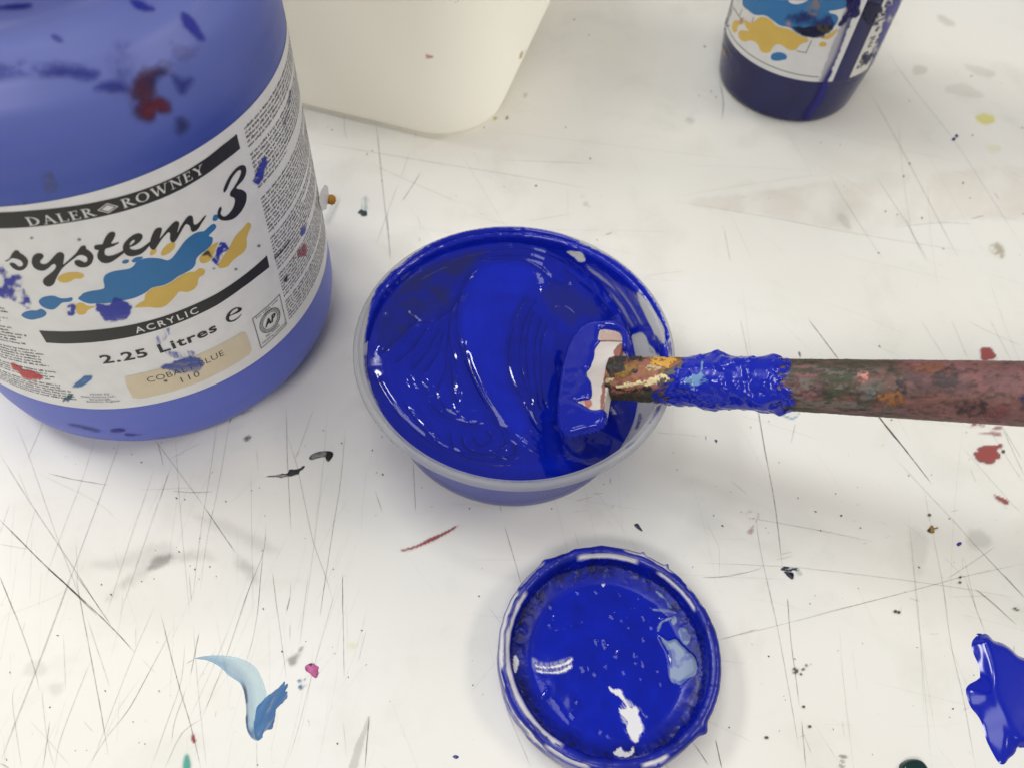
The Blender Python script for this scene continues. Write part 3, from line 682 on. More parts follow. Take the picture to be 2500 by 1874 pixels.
# thin red pencil-like stroke
stain(reg(0, 0, .8848, ((862,1190),(900,1178),(925,1165),(960,1150),(988,1135),(985,1140),(955,1158),(925,1172),(890,1186))), srgb(150, 60, 66), .9, 2, 1, label='thin red paint stroke in front of the tub')

# ------------------------------------------------------------------ the big paint jar
JC = (-142.0, 206.0); JR = 67.5
jar = thing("paint_jar", "large frosted blue paint jar with a printed white label, standing open at the left", "paint jar", (*JC, 0))
JPROF = densify([(0, .4), (50, .4), (56, .8), (60.5, 2.2), (64, 5), (66.4, 9.5), (67.3, 15), (67.5, 22), (67.5, 128), (67.2, 134), (66, 140), (63.4, 146), (59, 151.5),
                 (53.5, 155), (49, 157), (47.2, 159), (46.6, 162), (46.4, 170), (46.4, 183), (45.6, 184), (44.2, 184), (43.6, 183), (43.4, 160), (50, 152), (60, 141), (64, 133), (64.5, 60), (62, 52), (0, 50)], 2.0)
JV, JF = lathe(JPROF, 220, JC)


def jar_mat():
    m, nt, b = new_mat("frosted_blue_jar")
    tc = nt.nodes.new("ShaderNodeTexCoord")
    mp = nt.nodes.new("ShaderNodeMapping"); mp.inputs["Scale"].default_value = (1, 1, 2.4)
    n = nt.nodes.new("ShaderNodeTexNoise"); n.inputs["Scale"].default_value = 16; n.inputs["Detail"].default_value = 5; n.inputs["Distortion"].default_value = .8
    r = nt.nodes.new("ShaderNodeValToRGB"); e = r.color_ramp.elements
    e[0].position = .28; e[0].color = (.029, .058, .335, 1); e[1].position = .72; e[1].color = (.056, .098, .445, 1)
    nt.links.new(tc.outputs["Object"], mp.inputs[0]); nt.links.new(mp.outputs[0], n.inputs["Vector"]); nt.links.new(n.outputs[0], r.inputs[0])
    # lighter blue painted over the shoulder for the light on its upturned face
    sp = nt.nodes.new("ShaderNodeSeparateXYZ"); nt.links.new(tc.outputs["Object"], sp.inputs[0])
    g = nt.nodes.new("ShaderNodeMapRange"); g.inputs[1].default_value = .128; g.inputs[2].default_value = .15
    nt.links.new(sp.outputs[2], g.inputs[0])
    mx = nt.nodes.new("ShaderNodeMix"); mx.data_type = 'RGBA'; mx.inputs[7].default_value = (.145, .18, .51, 1)
    nt.links.new(g.outputs[0], mx.inputs[0]); nt.links.new(r.outputs[0], mx.inputs[6])
    g2 = nt.nodes.new("ShaderNodeMapRange"); g2.inputs[1].default_value = .045; g2.inputs[2].default_value = .03
    nt.links.new(sp.outputs[2], g2.inputs[0])
    mx2 = nt.nodes.new("ShaderNodeMix"); mx2.data_type = 'RGBA'; mx2.inputs[7].default_value = (.10, .137, .545, 1)
    nt.links.new(g2.outputs[0], mx2.inputs[0]); nt.links.new(mx.outputs[2], mx2.inputs[6])
    nt.links.new(mx2.outputs[2], b.inputs["Base Color"])
    b.inputs["Roughness"].default_value = .42; b.inputs["Specular IOR Level"].default_value = .5
    b.inputs["Subsurface Weight"].default_value = .25; b.inputs["Subsurface Radius"].default_value = (.004, .004, .01)
    b.inputs["Subsurface Scale"].default_value = 1.0
    return m


mk("body", JV, JF, jar_mat(), jar, jar)
JAR_BVH = bvh_of(JV, JF)

# label: a sheet of paper wrapped round the jar
Z0, Z1 = 32.4, 123.7


def cyl_pts(s, z, off):
    a = np.asarray(s)/JR
    return np.c_[JC[0]+np.cos(a)*(JR+off), JC[1]+np.sin(a)*(JR+off), np.asarray(z)]


ns, nz = 260, 24
ss, zz = np.meshgrid(np.linspace(-175, 62, ns), np.linspace(Z0, Z1, nz), indexing='ij')
wr = .05*(fbm(ss*.05, zz*.05, 3, 3)-.5)
LV = cyl_pts(ss.ravel(), zz.ravel(), .10); LV2 = LV.copy()
M_label = flat_mat("label_paper", (.775, .77, .775), .38, .45)
label = mk("label", LV, grid_faces(ns, nz), M_label, jar, jar)
M_black = flat_mat("black_ink", (.022, .021, .02), .4)
M_white = flat_mat("white_print", (.70, .69, .67), .45)
M_cyan = flat_mat("blue_print", (.028, .165, .40), .42)
M_yellow = flat_mat("yellow_print", (.66, .45, .10), .42)
M_grey = flat_mat("small_print", (.10, .10, .105), .5)
M_cream = flat_mat("cream_sticker", (.68, .585, .43), .5)


def flat_tris(loops):
    """loops: outer and holes (lists of (x, y)) -> verts, triangles"""
    vec = [[Vector((float(p[0]), float(p[1]), 0)) for p in L] for L in loops]
    V = np.array([(v.x, v.y) for L in vec for v in L])
    return V, [tuple(t) for t in tessellate_polygon(vec)]


def cut_bend(V2, T, wrap, cut=2.0):
    """cut flat triangles along upright lines, so they can bend round the jar, then wrap"""
    if V2[:, 0].max()-V2[:, 0].min() > cut*1.2:
        b = bmesh.new(); vs_ = [b.verts.new((p[0], p[1], 0)) for p in V2]
        for t in T:
            if len(set(t)) == len(t):
                try:
                    b.faces.new([vs_[i] for i in t])
                except ValueError:
                    pass
        x = V2[:, 0].min()+cut
        while x < V2[:, 0].max():
            bmesh.ops.bisect_plane(b, geom=b.verts[:]+b.edges[:]+b.faces[:], plane_co=(x, 0, 0), plane_no=(1, 0, 0))
            x += cut
        b.verts.index_update()
        V2 = np.array([(v.co.x, v.co.y) for v in b.verts]); T = [tuple(v.index for v in f.verts) for f in b.faces]
        b.free()
    # one turning sense
    out = []
    for t in T:
        q = V2[list(t)]
        ar = sum(q[i][0]*q[(i+1) % len(q)][1]-q[(i+1) % len(q)][0]*q[i][1] for i in range(len(q)))
        out.append(t if ar > 0 else t[::-1])
    return wrap(V2), out


_off = [.14]


def wrapper(off):
    return lambda V2: cyl_pts(V2[:, 0], V2[:, 1], off)


def prints(name, shapes, mat, parent, root, off=None, wrapf=wrapper, cut=2.0, label_=None):
    """several printed outlines as one mesh; shapes: list of loops-lists in (s, z)"""
    if off is None:
        _off[0] += .012; off = _off[0]
    AV, AF, n = [], [], 0
    for i, L in enumerate(shapes):
        V2, T = flat_tris(L)
        V, T = cut_bend(V2, T, wrapf(off+.0006*i), cut)
        AV.append(V); AF += [tuple(k+n for k in t) for t in T]; n += len(V)
    o = mk(name, np.concatenate(AV), AF, mat, parent, root, smooth=False)
    if label_:
        o['label'] = label_
    return o


TEXT_CACHE = {}


def text_tris(body, bold=0.0, shear=0.0, spacing=1.0, align='LEFT'):
    key = (body, bold, shear, spacing, align)
    if key not in TEXT_CACHE:
        cu = bpy.data.curves.new("lettering", 'FONT'); cu.body = body; cu.size = 1; cu.resolution_u = 3
        cu.offset = bold; cu.shear = shear; cu.space_character = spacing; cu.align_x = align
        o = bpy.data.objects.new("lettering", cu); COL.objects.link(o)
        bpy.context.view_layer.update()
        dg = bpy.context.evaluated_depsgraph_get()
        m_ = o.evaluated_get(dg).to_mesh()
        V = np.array([(v.co.x, v.co.y) for v in m_.vertices]); T = [tuple(p.vertices) for p in m_.polygons]
        o.evaluated_get(dg).to_mesh_clear()
        bpy.data.objects.remove(o); bpy.data.curves.remove(cu)
        TEXT_CACHE[key] = (V, T)
    return TEXT_CACHE[key]


def text_shape(body, s0, s1, z0, z1, bold=0.0, shear=0.0, spacing=1.0, rot=False):
    """fit the words into a box; rot: turned a quarter, reading upwards"""
    V, T = text_tris(body, bold, shear, spacing)
    V = V.copy(); lo, hi = V.min(0), V.max(0)
    u = (V-lo)/(hi-lo)
    if rot:
        V = np.c_[s1-u[:, 1]*(s1-s0), z0+u[:, 0]*(z1-z0)]
    else:
        V = np.c_[s0+u[:, 0]*(s1-s0), z0+u[:, 1]*(z1-z0)]
    return V, T


def letters(name, items, mat, parent, root, off=None, wrapf=wrapper, label_=None):
    if off is None:
        _off[0] += .012; off = _off[0]
    AV, AF, n = [], [], 0
    for V2, T in items:
        V, T = cut_bend(V2, T, wrapf(off), 2.0)
        AV.append(V); AF += [tuple(k+n for k in t) for t in T]; n += len(V)
    o = mk(name, np.concatenate(AV), AF, mat, parent, root, smooth=False)
    if label_:
        o['label'] = label_
    return o


def J(*regs):
    """photo points -> (s, z) on the label"""
    P = np.concatenate(regs)
    return on_cyl(P, JC, JR+.1)


j1 = lambda *p: reg(0, 0, 2.674, p)
j2 = lambda *p: reg(0, 480, 5.18, p)
j3 = lambda *p: reg(300, 480, 5.18, p)
j4 = lambda *p: reg(0, 750, 5.5275, p)
j6 = lambda *p: reg(550, 420, 3.766, p)
j7 = lambda *p: reg(0, 450, 2.551, p)
sp_ = lambda pts, n=4: smooth_poly(pts, n)

# printed splashes
prints("blue_splash", [
    [sp_(J(j2((995,1290),(1030,1250),(1065,1220),(1150,1195),(1250,1180),(1318,1160),(1325,1120),(1312,1050),(1340,990),(1420,950),(1520,930),(1640,910),(1700,870),(1730,825),(1800,790),(1900,775)),
            j3((450,780),(510,792),(560,805),(620,780),(700,680),(780,570),(870,490),(950,450),(1030,435),(1080,390),(1140,345),(1180,365),(1170,410),(1110,470),(1090,500),(1130,515),(1140,545),(1120,610),(1050,680),(980,730),(930,790),(920,850),(880,910),(780,970),(700,1010),(620,1070),(520,1120),(380,1150),(280,1220),(150,1280),(20,1310)),
            j2((1500,1318),(1430,1340),(1330,1350),(1250,1345),(1150,1355),(1060,1330))))],
    [sp_(J(j2((497,1330),(530,1285),(600,1260),(690,1255),(770,1285),(850,1285),(910,1275),(925,1300),(890,1330),(800,1340),(750,1380),(690,1425),(620,1425),(540,1390))))],
    [sp_(J(j2((278,1500),(320,1460),(400,1440),(470,1440),(520,1420),(570,1440),(595,1480),(560,1520),(480,1545),(410,1558),(330,1540))))],
    [sp_(J(j2((1545,830),(1580,800),(1630,800),(1630,830),(1580,850))))],
    [sp_(J(j2((1670,810),(1720,770),(1790,760),(1810,775),(1760,805),(1700,835))))],
    [sp_(J(j3((1135,290),(1150,240),(1190,230),(1210,270),(1180,305),(1145,305))))],
], M_cyan, label, jar)
prints("yellow_splash", [
    [sp_(J(j3((155,1395),(220,1340),(275,1310),(285,1250),(320,1200),(400,1150),(520,1130),(620,1080),(720,1010),(830,960),(910,950),(960,910),(1010,910),(1040,940),(1020,990),(970,1020),(950,1060),(945,1110),(900,1170),(820,1205),(720,1200),(680,1240),(620,1310),(540,1380),(450,1405),(330,1395),(220,1400))))],
    [sp_(J(j3((1205,880),(1240,800),(1320,690),(1380,580),(1440,480),(1520,400),(1575,335),(1610,340),(1620,380),(1590,450),(1565,530),(1565,620),(1530,700),(1450,760),(1380,820),(1330,880),(1250,905))))],
    [sp_(J(j3((970,800),(990,740),(1040,700),(1120,620),(1190,580),(1200,600),(1170,660),(1150,730),(1100,810),(1040,840),(990,835))))],
    [sp_(J(j3((345,715),(370,670),(430,670),(420,710),(380,740),(350,740))))],
    [sp_(J(j3((485,720),(510,660),(590,590),(650,580),(665,610),(640,670),(560,730),(500,745))))],
    [sp_(J(j2((735,1040),(770,995),(850,965),(960,955),(1040,970),(1070,1005),(1030,1035),(950,1040),(900,1070),(830,1088),(760,1075))))],
    [sp_(J(j2((962,1385),(1000,1345),(1060,1350),(1110,1380),(1200,1385),(1195,1400),(1120,1430),(1090,1475),(1040,1492),(985,1475))))],
], M_yellow, label, jar)

# the two dark banners
def banner(name, top, bot):
    t = J(top); b_ = J(bot)
    return [np.r_[t, b_[::-1]]]


prints("banner", [banner("b", j1((-110,1387),(0,1387),(200,1375),(400,1355),(600,1325),(760,1290),(900,1250),(1050,1195),(1200,1125),(1350,1030),(1450,950),(1545,875)),
                         j1((-110,1490),(0,1492),(200,1482),(400,1460),(600,1427),(760,1392),(900,1352),(1050,1298),(1200,1228),(1350,1136),(1450,1062),(1568,970)))], M_black, label, jar)
prints("banner", [banner("b", j7((247,910),(400,916),(600,905),(800,878),(1000,828),(1200,752),(1350,680),(1500,580),(1600,500),(1662,443)),
                         j7((292,985),(400,991),(600,981),(800,952),(1000,902),(1200,826),(1350,752),(1500,650),(1600,575),(1677,515)))], M_black, label, jar)


# brush-script word and numeral, drawn from their outlines
prints("script_lettering", [
    [sp_(J(j2((75,812),(105,798),(130,780),(165,715),(205,680),(245,690),(262,715),(310,745),(352,790),(362,830),(345,885),(300,925),(240,935),(180,910),(135,865),(130,848),(160,835),(200,850),(235,880),(270,885),(297,865),(290,830),(255,800),(205,785),(155,780),(130,800),(88,820))), 3)],
    [sp_(J(j2((410,800),(430,750),(475,718),(530,720),(558,750),(545,780),(515,815),(525,845),(570,855),(620,830),(680,765),(730,715),(775,703),(812,725),(818,770),(806,858),(850,825),(910,770),(960,725),(990,685),(1030,630),(1075,618),(1092,635),(1095,660),(1140,690),(1180,735),(1185,780),(1165,840),(1110,885),(1030,895),(970,870),(948,835),(955,810),(1000,800),(1040,815),(1080,832),(1110,810),(1105,770),(1060,742),(1000,742),(940,785),(880,830),(815,885),(770,940),(720,1030),(690,1100),(640,1135),(590,1130),(555,1095),(552,1060),(580,1020),(640,975),(690,930),(715,885),(700,855),(670,858),(610,910),(560,935),(500,932),(440,900),(412,850))), 3)],
    [sp_(J(j2((1195,640),(1210,615),(1260,605),(1300,600),(1330,530),(1370,470),(1410,445),(1450,450),(1462,480),(1440,540),(1410,588),(1440,593),(1500,575),(1500,590),(1440,625),(1370,650),(1340,660),(1325,700),(1335,735),(1380,750),(1450,735),(1530,700),(1572,676),(1576,708),(1520,752),(1440,810),(1370,840),(1300,835),(1250,795),(1235,745),(1250,690),(1250,675),(1210,670))), 3)],
    [sp_(J(j2((1566,690),(1560,630),(1590,570),(1650,510),(1720,470),(1775,465),(1805,490),(1800,530),(1760,580),(1700,620),(1645,640),(1665,665),(1720,672),(1790,650),(1860,600),(1906,566),(1906,600),(1860,660),(1800,715),(1730,745),(1660,755),(1600,735))), 3),
     sp_(J(j2((1642,618),(1652,582),(1680,552),(1706,548),(1702,575),(1668,604))), 3)[::-1]],
    [sp_(J(j3((343,600),(360,520),(400,430),(440,395),(480,392),(495,405),(490,450),(470,510),(480,518),(540,440),(600,370),(650,320),(690,310),(712,330),(710,370),(690,440),(697,448),(730,380),(790,290),(830,245),(865,240),(885,260),(890,300),(895,340),(910,355),(940,345),(980,310),(1010,270),(1050,235),(1045,260),(1000,330),(950,410),(910,440),(880,445),(860,420),(850,375),(820,350),(790,355),(750,420),(700,510),(660,570),(630,578),(605,560),(598,520),(600,470),(580,450),(555,470),(500,530),(440,620),(410,665),(370,668),(345,640))), 3)],
    [sp_(J(j1((1462,1258),(1461,1230),(1490,1165),(1530,1110),(1570,1080),(1600,1085),(1607,1120),(1590,1170),(1550,1215),(1545,1232),(1580,1240),(1608,1265),(1605,1320),(1575,1380),(1530,1425),(1480,1440),(1440,1435),(1420,1410),(1425,1370),(1440,1350),(1447,1365),(1440,1395),(1460,1414),(1490,1400),(1520,1360),(1533,1320),(1528,1292),(1505,1282),(1503,1258),(1525,1225),(1552,1180),(1573,1130),(1568,1110),(1545,1122),(1510,1170),(1480,1238))), 3)],
], M_black, label, jar)

# serif capitals in the upper banner, built stroke by stroke on a unit cap height
def bar(x0, y0, x1, y1, w):
    d = np.array([x1-x0, y1-y0]); d = d/np.hypot(*d); n = np.array([-d[1], d[0]])*w/2
    return np.array([(x0, y0)-n, (x1, y1)-n, (x1, y1)+n, (x0, y0)+n])


def arcband(cx, cy, rx, ry, a0, a1, wx, wy, n=18):
    a = np.radians(np.linspace(a0, a1, n))
    o = np.c_[cx+rx*np.cos(a), cy+ry*np.sin(a)]; i = np.c_[cx+(rx-wx)*np.cos(a), cy+(ry-wy)*np.sin(a)]
    return np.r_[o, i[::-1]]


T_, t_ = .15, .06


def stem(x):
    return [bar(x, 0, x, 1, T_), bar(x-.15, .03, x+.15, .03, .06), bar(x-.15, .97, x+.15, .97, .06)]


GLYPH = {
    'D': (.86, stem(.17)+[arcband(.24, .5, .56, .5, -90, 90, .16, .07)]),
    'A': (.86, [bar(.12, 0, .42, 1, t_), bar(.40, 1, .74, 0, T_), bar(.24, .36, .60, .36, t_), bar(0, .03, .26, .03, .06), bar(.58, .03, .90, .03, .06)]),
    'L': (.66, stem(.17)+[bar(.17, .03, .62, .03, .06), bar(.60, 0, .63, .26, .06)]),
    'E': (.68, stem(.17)+[bar(.17, .03, .60, .03, .06), bar(.59, 0, .63, .24, .06), bar(.17, .97, .56, .97, .06), bar(.56, .78, .56, 1, .06), bar(.17, .52, .46, .52, t_), bar(.46, .40, .46, .64, .06)]),
    'R': (.84, stem(.17)+[arcband(.24, .74, .36, .26, -90, 90, .15, .06), bar(.34, .5, .72, .02, T_), bar(.66, .03, .88, .03, .06)]),
    'O': (.94, [arcband(.46, .5, .45, .52, 0, 360, .15, .06, 30)]),
    'W': (1.24, [bar(.12, 1, .38, 0, T_), bar(.38, 0, .60, .95, t_), bar(.58, 1, .86, 0, T_), bar(.86, 0, 1.12, 1, t_), bar(0, .97, .28, .97, .06), bar(.46, .97, .74, .97, .06), bar(1.0, .97, 1.26, .97, .06)]),
    'N': (.92, [bar(.16, 0, .16, 1, t_), bar(.16, .98, .76, .02, T_), bar(.76, 0, .76, 1, t_), bar(0, .97, .22, .97, .06), bar(.02, .03, .30, .03, .06), bar(.62, .97, .90, .97, .06)]),
    'Y': (.82, [bar(.10, 1, .42, .46, T_), bar(.42, .46, .70, 1, t_), bar(.42, 0, .42, .5, T_), bar(-.02, .97, .26, .97, .06), bar(.56, .97, .84, .97, .06), bar(.27, .03, .57, .03, .06)]),
}


def serif_word(word, s0, s1, z0, z1, slope=0.0):
    xs = 0; parts = []
    for ch in word:
        w, bars = GLYPH[ch]
        for b in bars:
            parts.append(b+np.array([xs, 0]))
        xs += w+.13
    xs -= .13
    out = []
    for p in parts:
        s = s0+p[:, 0]/xs*(s1-s0)
        z = z0+p[:, 1]*(z1-z0)+slope*(p[:, 0]/xs-.5)
        out.append([np.c_[s, z]])
    return out


dia = J(j1((637,1372),(700,1325),(775,1345),(712,1390)))
dc = dia.mean(0)
prints("white_lettering", serif_word("DALER", -87.6, -71.8, 116.6, 119.5, -.5)+serif_word("ROWNEY", -65.2, -42.3, 115.95, 118.9, -.3) +
       [[dia, (dc+(dia-dc)*.82)[::-1]], [dc+(dia-dc)*.62]], M_white, label, jar)
letters("banner_lettering", [(lambda V, T: (V+np.c_[V[:, 0]*0, -.018*(V[:, 0]+67)], T))(*text_shape("ACRYLIC", -76.6, -57.8, 68.95, 71.75, .012, 0, 1.35))], M_white, label, jar)
letters("volume_lettering", [(lambda V, T: (V+np.c_[V[:, 0]*0, -.012*(V[:, 0]+72)], T))(*text_shape("2.25 Litres", -89.9, -54.6, 57.4, 61.7, .022, 0, 1.12))], M_black, label, jar)
# the estimated sign, drawn
e_out = J(j3((1505,1420),(1490,1402),(1450,1398),(1400,1412),(1345,1455),(1310,1505),(1303,1550),(1325,1578),(1370,1582),(1420,1565),(1470,1525),(1500,1485),(1497,1480),(1455,1525),(1405,1555),(1365,1565),(1345,1548),(1345,1518),(1370,1500),(1430,1478),(1480,1452)))
e_in = J(j3((1355,1495),(1370,1460),(1405,1428),(1440,1412),(1455,1420),(1450,1440),(1420,1462)))
prints("estimated_sign", [[sp_(e_out, 3), sp_(e_in, 3)[::-1]]], M_black, label, jar)
# cream colour sticker
prints("colour_sticker", [[np.array([(-85.8, 49.8), (-66, 50.6), (-47.4, 50.2), (-46.3, 49), (-46.2, 39.4), (-47.4, 38), (-66, 37.2), (-85.5, 36.9), (-87.2, 38), (-87, 45), (-86.2, 49.2)])]], M_cream, label, jar)
letters("sticker_lettering", [text_shape("COBALT BLUE", -80.4, -55.4, 44.7, 47.5, -.004, 0, 1.08), text_shape("110", -71.0, -65.0, 40.1, 43.0, -.004, 0, 1.15)], M_black, label, jar)


# approval square: frame, ring, initials and fine words
fr = J(j7((1570,835),(1740,683),(1785,870),(1625,1022))); fc = fr.mean(0)
cE = np.array([-36.3, 46.0]); a36 = np.radians(np.arange(40)*9.)
ring = lambda r: np.c_[cE[0]+np.cos(a36)*r, cE[1]+np.sin(a36)*r*1.08]
prints("approval_frame", [[fc+(fr-fc)*1.0, (fc+(fr-fc)*.965)[::-1]], [ring(4.7), ring(4.45)[::-1]], [ring(3.55), ring(3.35)[::-1]]], M_black, label, jar, cut=1.5)
letters("approval_lettering", [text_shape("AP", cE[0]-2.7, cE[0]+2.7, cE[1]-1.5, cE[1]+1.8, .03, .25), text_shape("For USA only", -41.2, -31.0, 51.3, 52.4), text_shape("ACMI", -38.0, -34.4, 50.15, 50.85),
        text_shape("No health", -39.7, -33.2, 39.9, 40.9), text_shape("labelling required", -41.8, -30.6, 38.0, 39.2)], M_black, label, jar)
prints("approval_ring", [[np.c_[cE[0]+np.cos(np.radians([q-3, q+3, q+3, q-3]))*np.array([4.2, 4.2, 3.85, 3.85]), cE[1]+1.08*np.sin(np.radians([q-3, q+3, q+3, q-3]))*np.array([4.2, 4.2, 3.85, 3.85])]] for q in range(0, 360, 10)], M_grey, label, jar)
letters("maker_lettering", [text_shape("Made by", -99.3, -93.4, 40.9, 42.0), text_shape("Daler-Rowney Ltd.,", -102.7, -92.0, 39.3, 40.5), text_shape("Bracknell,", -100.5, -94.0, 37.9, 39.0), text_shape("Berkshire, England.", -102.0, -91.5, 36.4, 37.6)], M_grey, label, jar)

# blocks of unreadably small print at both sides: rows of broken strokes
mv, mf = [], []


def small_rows(s_left, s_right_fn, z_top, z_bot, pitch, xh, gaps, seed):
    rg = np.random.default_rng(seed)
    z = z_top; k = 0
    while z > z_bot:
        if k in gaps:
            z -= pitch*1.0; k += 1; continue
        s = s_left(z); end = s_right_fn(z, rg)
        while s < end:
            wl = rg.integers(2, 10)
            for c in range(wl):
                h = xh*rg.choice([1, 1, 1, 1.35, 1.5]); w = rg.uniform(.32, .5)
                if s+w > end:
                    break
                x0, x1, y0 = s, s+w*rg.uniform(.55, .85), z-(xh*.4 if rg.random() < .08 else 0)
                i = len(mv)
                mv.extend([(x0, y0), (x1, y0), (x1, z+h), (x0, z+h)]); mf.append((i, i+1, i+2, i+3))
                s += w*1.08
            s += .42
        z -= pitch; k += 1


lft = lambda z: -25.9-(120.5-z)*.030
small_rows(lft, lambda z, r: 33 if r.random() > .12 else r.uniform(-12, 26), 119.2, 38, 1.50, .62, {5, 15, 16, 27, 38, 47}, 4)
small_rows(lambda z: -133, lambda z, r: r.uniform(-112, -106.5)+(78-z)*.07, 84, 36, 1.55, .58, {5, 12, 19, 24}, 9)
mvv = cyl_pts([p[0] for p in mv], [p[1] for p in mv], .16)
mk("small_print", mvv, mf, M_grey, label, jar, smooth=False)
letters("language_heading", [text_shape("Nederlands", -27.6, -18.5, 68.4, 69.9, .02)], M_black, label, jar)

# paint smears on label and shoulder
LAB_BVH = bvh_of(*lathe([(JR+.24, 30), (JR+.24, 125.5)], 240, JC))
SB = srgb(38, 52, 165)


def smear(name, poly, col, surf, alpha=.9, cover=None, edge=3, rag=4, parent=label, lab=None, lift=.05, step=2.6, **k):
    if surf is JAR_BVH:
        step = 2.2
    cv = (lambda X, S: alpha*(cover(X, S) if cover else 1.0))
    o = decal(name, poly, surf, M_stain, col, parent, jar, step=step, lift=lift, edge=edge, cover=cv, rag=rag, seed=len(bpy.data.objects), **k)
    if o and lab:
        o['label'] = lab
    return o


smear("paint_smear", j2((-30,850),(60,920),(150,1000),(240,990),(310,1060),(270,1140),(330,1230),(375,1300),(390,1415),(300,1400),(200,1330),(100,1290),(-30,1220)), SB, LAB_BVH, .92, lambda X, S: np.clip(sstep(.36, .72, fbm(X[:, 0]*.045, X[:, 1]*.045, 5, 5))*1.2*(.4+.9*fbm(X[:, 0]*.2, X[:, 1]*.07, 8, 3)), 0, 1), lab='scrubbed blue smear at the label edge')
smear("paint_smear", j2((1222,1360),(1330,1370),(1420,1345),(1440,1290),(1500,1290),(1580,1320),(1640,1360),(1655,1420),(1600,1545),(1450,1585),(1330,1572),(1280,1500),(1225,1450)), SB, LAB_BVH, .95,
      lambda X, S: np.clip(sstep(800, 770, X[:, 1])+sstep(.35, .6, fbm(X[:, 0]*.03, X[:, 1]*.2, 3, 4))*.8-.05, 0, 1)*(.75+.25*fbm(X[:, 0]*.03, X[:, 1]*.2, 4)), lab='thick blue brush dab under the printed splash')
smear("paint_smear", j2((860,1380),(940,1370),(945,1480),(900,1500),(850,1500)), SB, LAB_BVH, .85, blotch(.09, .32, .6, 6))
smear("paint_smear", j3((1205,620),(1240,575),(1300,595),(1325,640),(1330,665),(1290,690),(1250,740),(1215,780),(1200,860),(1150,820),(1130,800),(1180,740)), SB, LAB_BVH, .95, blotch(.1, .2, .45, 2))
smear("paint_smear", j3((1010,740),(1060,690),(1110,720),(1150,770),(1120,770),(1060,740)), (.03, .035, .03), LAB_BVH, .8, blotch(.1, .3, .5, 2))
smear("paint_smear", j7((1010,905),(1050,895),(1055,930),(1030,970),(1000,1000),(1020,1030),(1060,1045),(1190,1040),(1220,1065),(1130,1085),(1060,1075),(1000,1020),(975,975)), srgb(60, 80, 175), LAB_BVH, .6, streak(65, .02, .16, .32, .68, 5), lab='thin streaked blue smear over the volume lettering')
smear("paint_smear", j7((1005,1138),(1080,1110),(1180,1075),(1240,1082),(1265,1110),(1255,1145),(1215,1168),(1120,1172),(1060,1155)), srgb(62, 84, 168), LAB_BVH, .62,
      lambda X, S: np.clip(.55+.6*sstep(.3, .6, fbm(X[:, 0]*.02, X[:, 1]*.2, 3, 4)), 0, 1)*sstep(1145/2.551+450+20, 1100/2.551+450, X[:, 1]+.3*(X[:, 0]-440)*.3)+.42, lab='blue smear across the cream sticker')
smear("paint_smear", j4((145,760),(200,765),(290,810),(300,840),(420,860),(480,880),(555,930),(560,960),(500,985),(400,960),(300,940),(260,880),(190,840)), srgb(190, 52, 58), LAB_BVH, .92, blotch(.07, .12, .4, 5), lab='red paint dab at the left of the label')
smear("paint_smear", j4((980,1070),(1040,1010),(1120,940),(1200,920),(1240,940),(1200,1000),(1110,1060),(1030,1080)), srgb(48, 110, 172), LAB_BVH, .9, lambda X, S: .62+.4*sstep(9, 2, S), rag=2, lab='sky blue paint dab')
smear("paint_smear", j4((850,1260),(870,1220),(940,1180),(980,1180),(960,1220),(900,1268)), srgb(30, 84, 110), LAB_BVH, .85, blotch(.1, .2, .5, 3))
smear("paint_smear", j1((1655,1180),(1690,1090),(1720,1035),(1742,1040),(1735,1100),(1705,1180),(1675,1205)), SB, LAB_BVH, .95, blotch(.1, .1, .4, 3), lab='blue dab at the top of the small print')
smear("paint_smear", j6((700,580),(705,510),(735,495),(740,540),(720,582)), SB, LAB_BVH, .9, rag=2)
smear("paint_smear", j6((640,790),(680,720),(760,640),(755,700),(740,765),(700,772),(650,800)), srgb(160, 60, 84), LAB_BVH, .8, blotch(.12, .3, .6, 3), lab='faded red smear over the small print')
smear("paint_smear", j6((535,1005),(570,940),(576,960),(555,1012)), (.02, .02, .03), LAB_BVH, .9, rag=2)
smear("paint_smear", reg(550, 100, 5.18, ((815,630),(828,640),(822,720),(812,820),(800,815),(806,720))), srgb(60, 60, 120), LAB_BVH, .8, rag=1, edge=2, step=2)
smear("paint_smear", reg(550, 100, 5.18, ((798,885),(808,900),(770,990),(750,1085),(740,1080),(755,1000))), srgb(60, 60, 120), LAB_BVH, .8, rag=1, edge=2, step=2)
for q in (j2((310,92)), j2((1000,548)), j3((1720,625)), j3((1430,920)), j3((1150,912)), j2((400,525)), j7((1030,1222))):
    a = np.arange(7)/7*6.283
    smear("paint_smear", np.c_[q[0, 0]+np.cos(a)*4, q[0, 1]+np.sin(a)*2.5], (.12, .11, .10), LAB_BVH, .7, rag=2, edge=2, step=1.8)
body_o = [o for o in jar.children if o.name.startswith("body")][0]
z0 = lambda *p: reg(0, 0, 5.5275, p)
smear("paint_smear", z0((-60,100),(0,85),(200,62),(380,45),(425,60),(400,90),(200,115),(0,130),(-60,140)), srgb(26, 30, 140), JAR_BVH, .9, edge=16, rag=4, ragf=.035, parent=body_o, lift=.25, lab='deep blue streak at the foot of the neck', step=3)
smear("paint_smear", z0((1760,10),(1850,20),(1950,60),(2080,125),(2040,150),(1930,150),(1830,110)), srgb(34, 42, 160), JAR_BVH, .88, edge=18, rag=4, ragf=.035, parent=body_o, lift=.25, step=3)
smear("paint_smear", j1((1185,95),(1215,90),(1260,130),(1300,190),(1330,250),(1300,260),(1250,220),(1200,160)), srgb(34, 42, 156), JAR_BVH, .88, edge=18, rag=4, ragf=.035, parent=body_o, lift=.25, step=3)
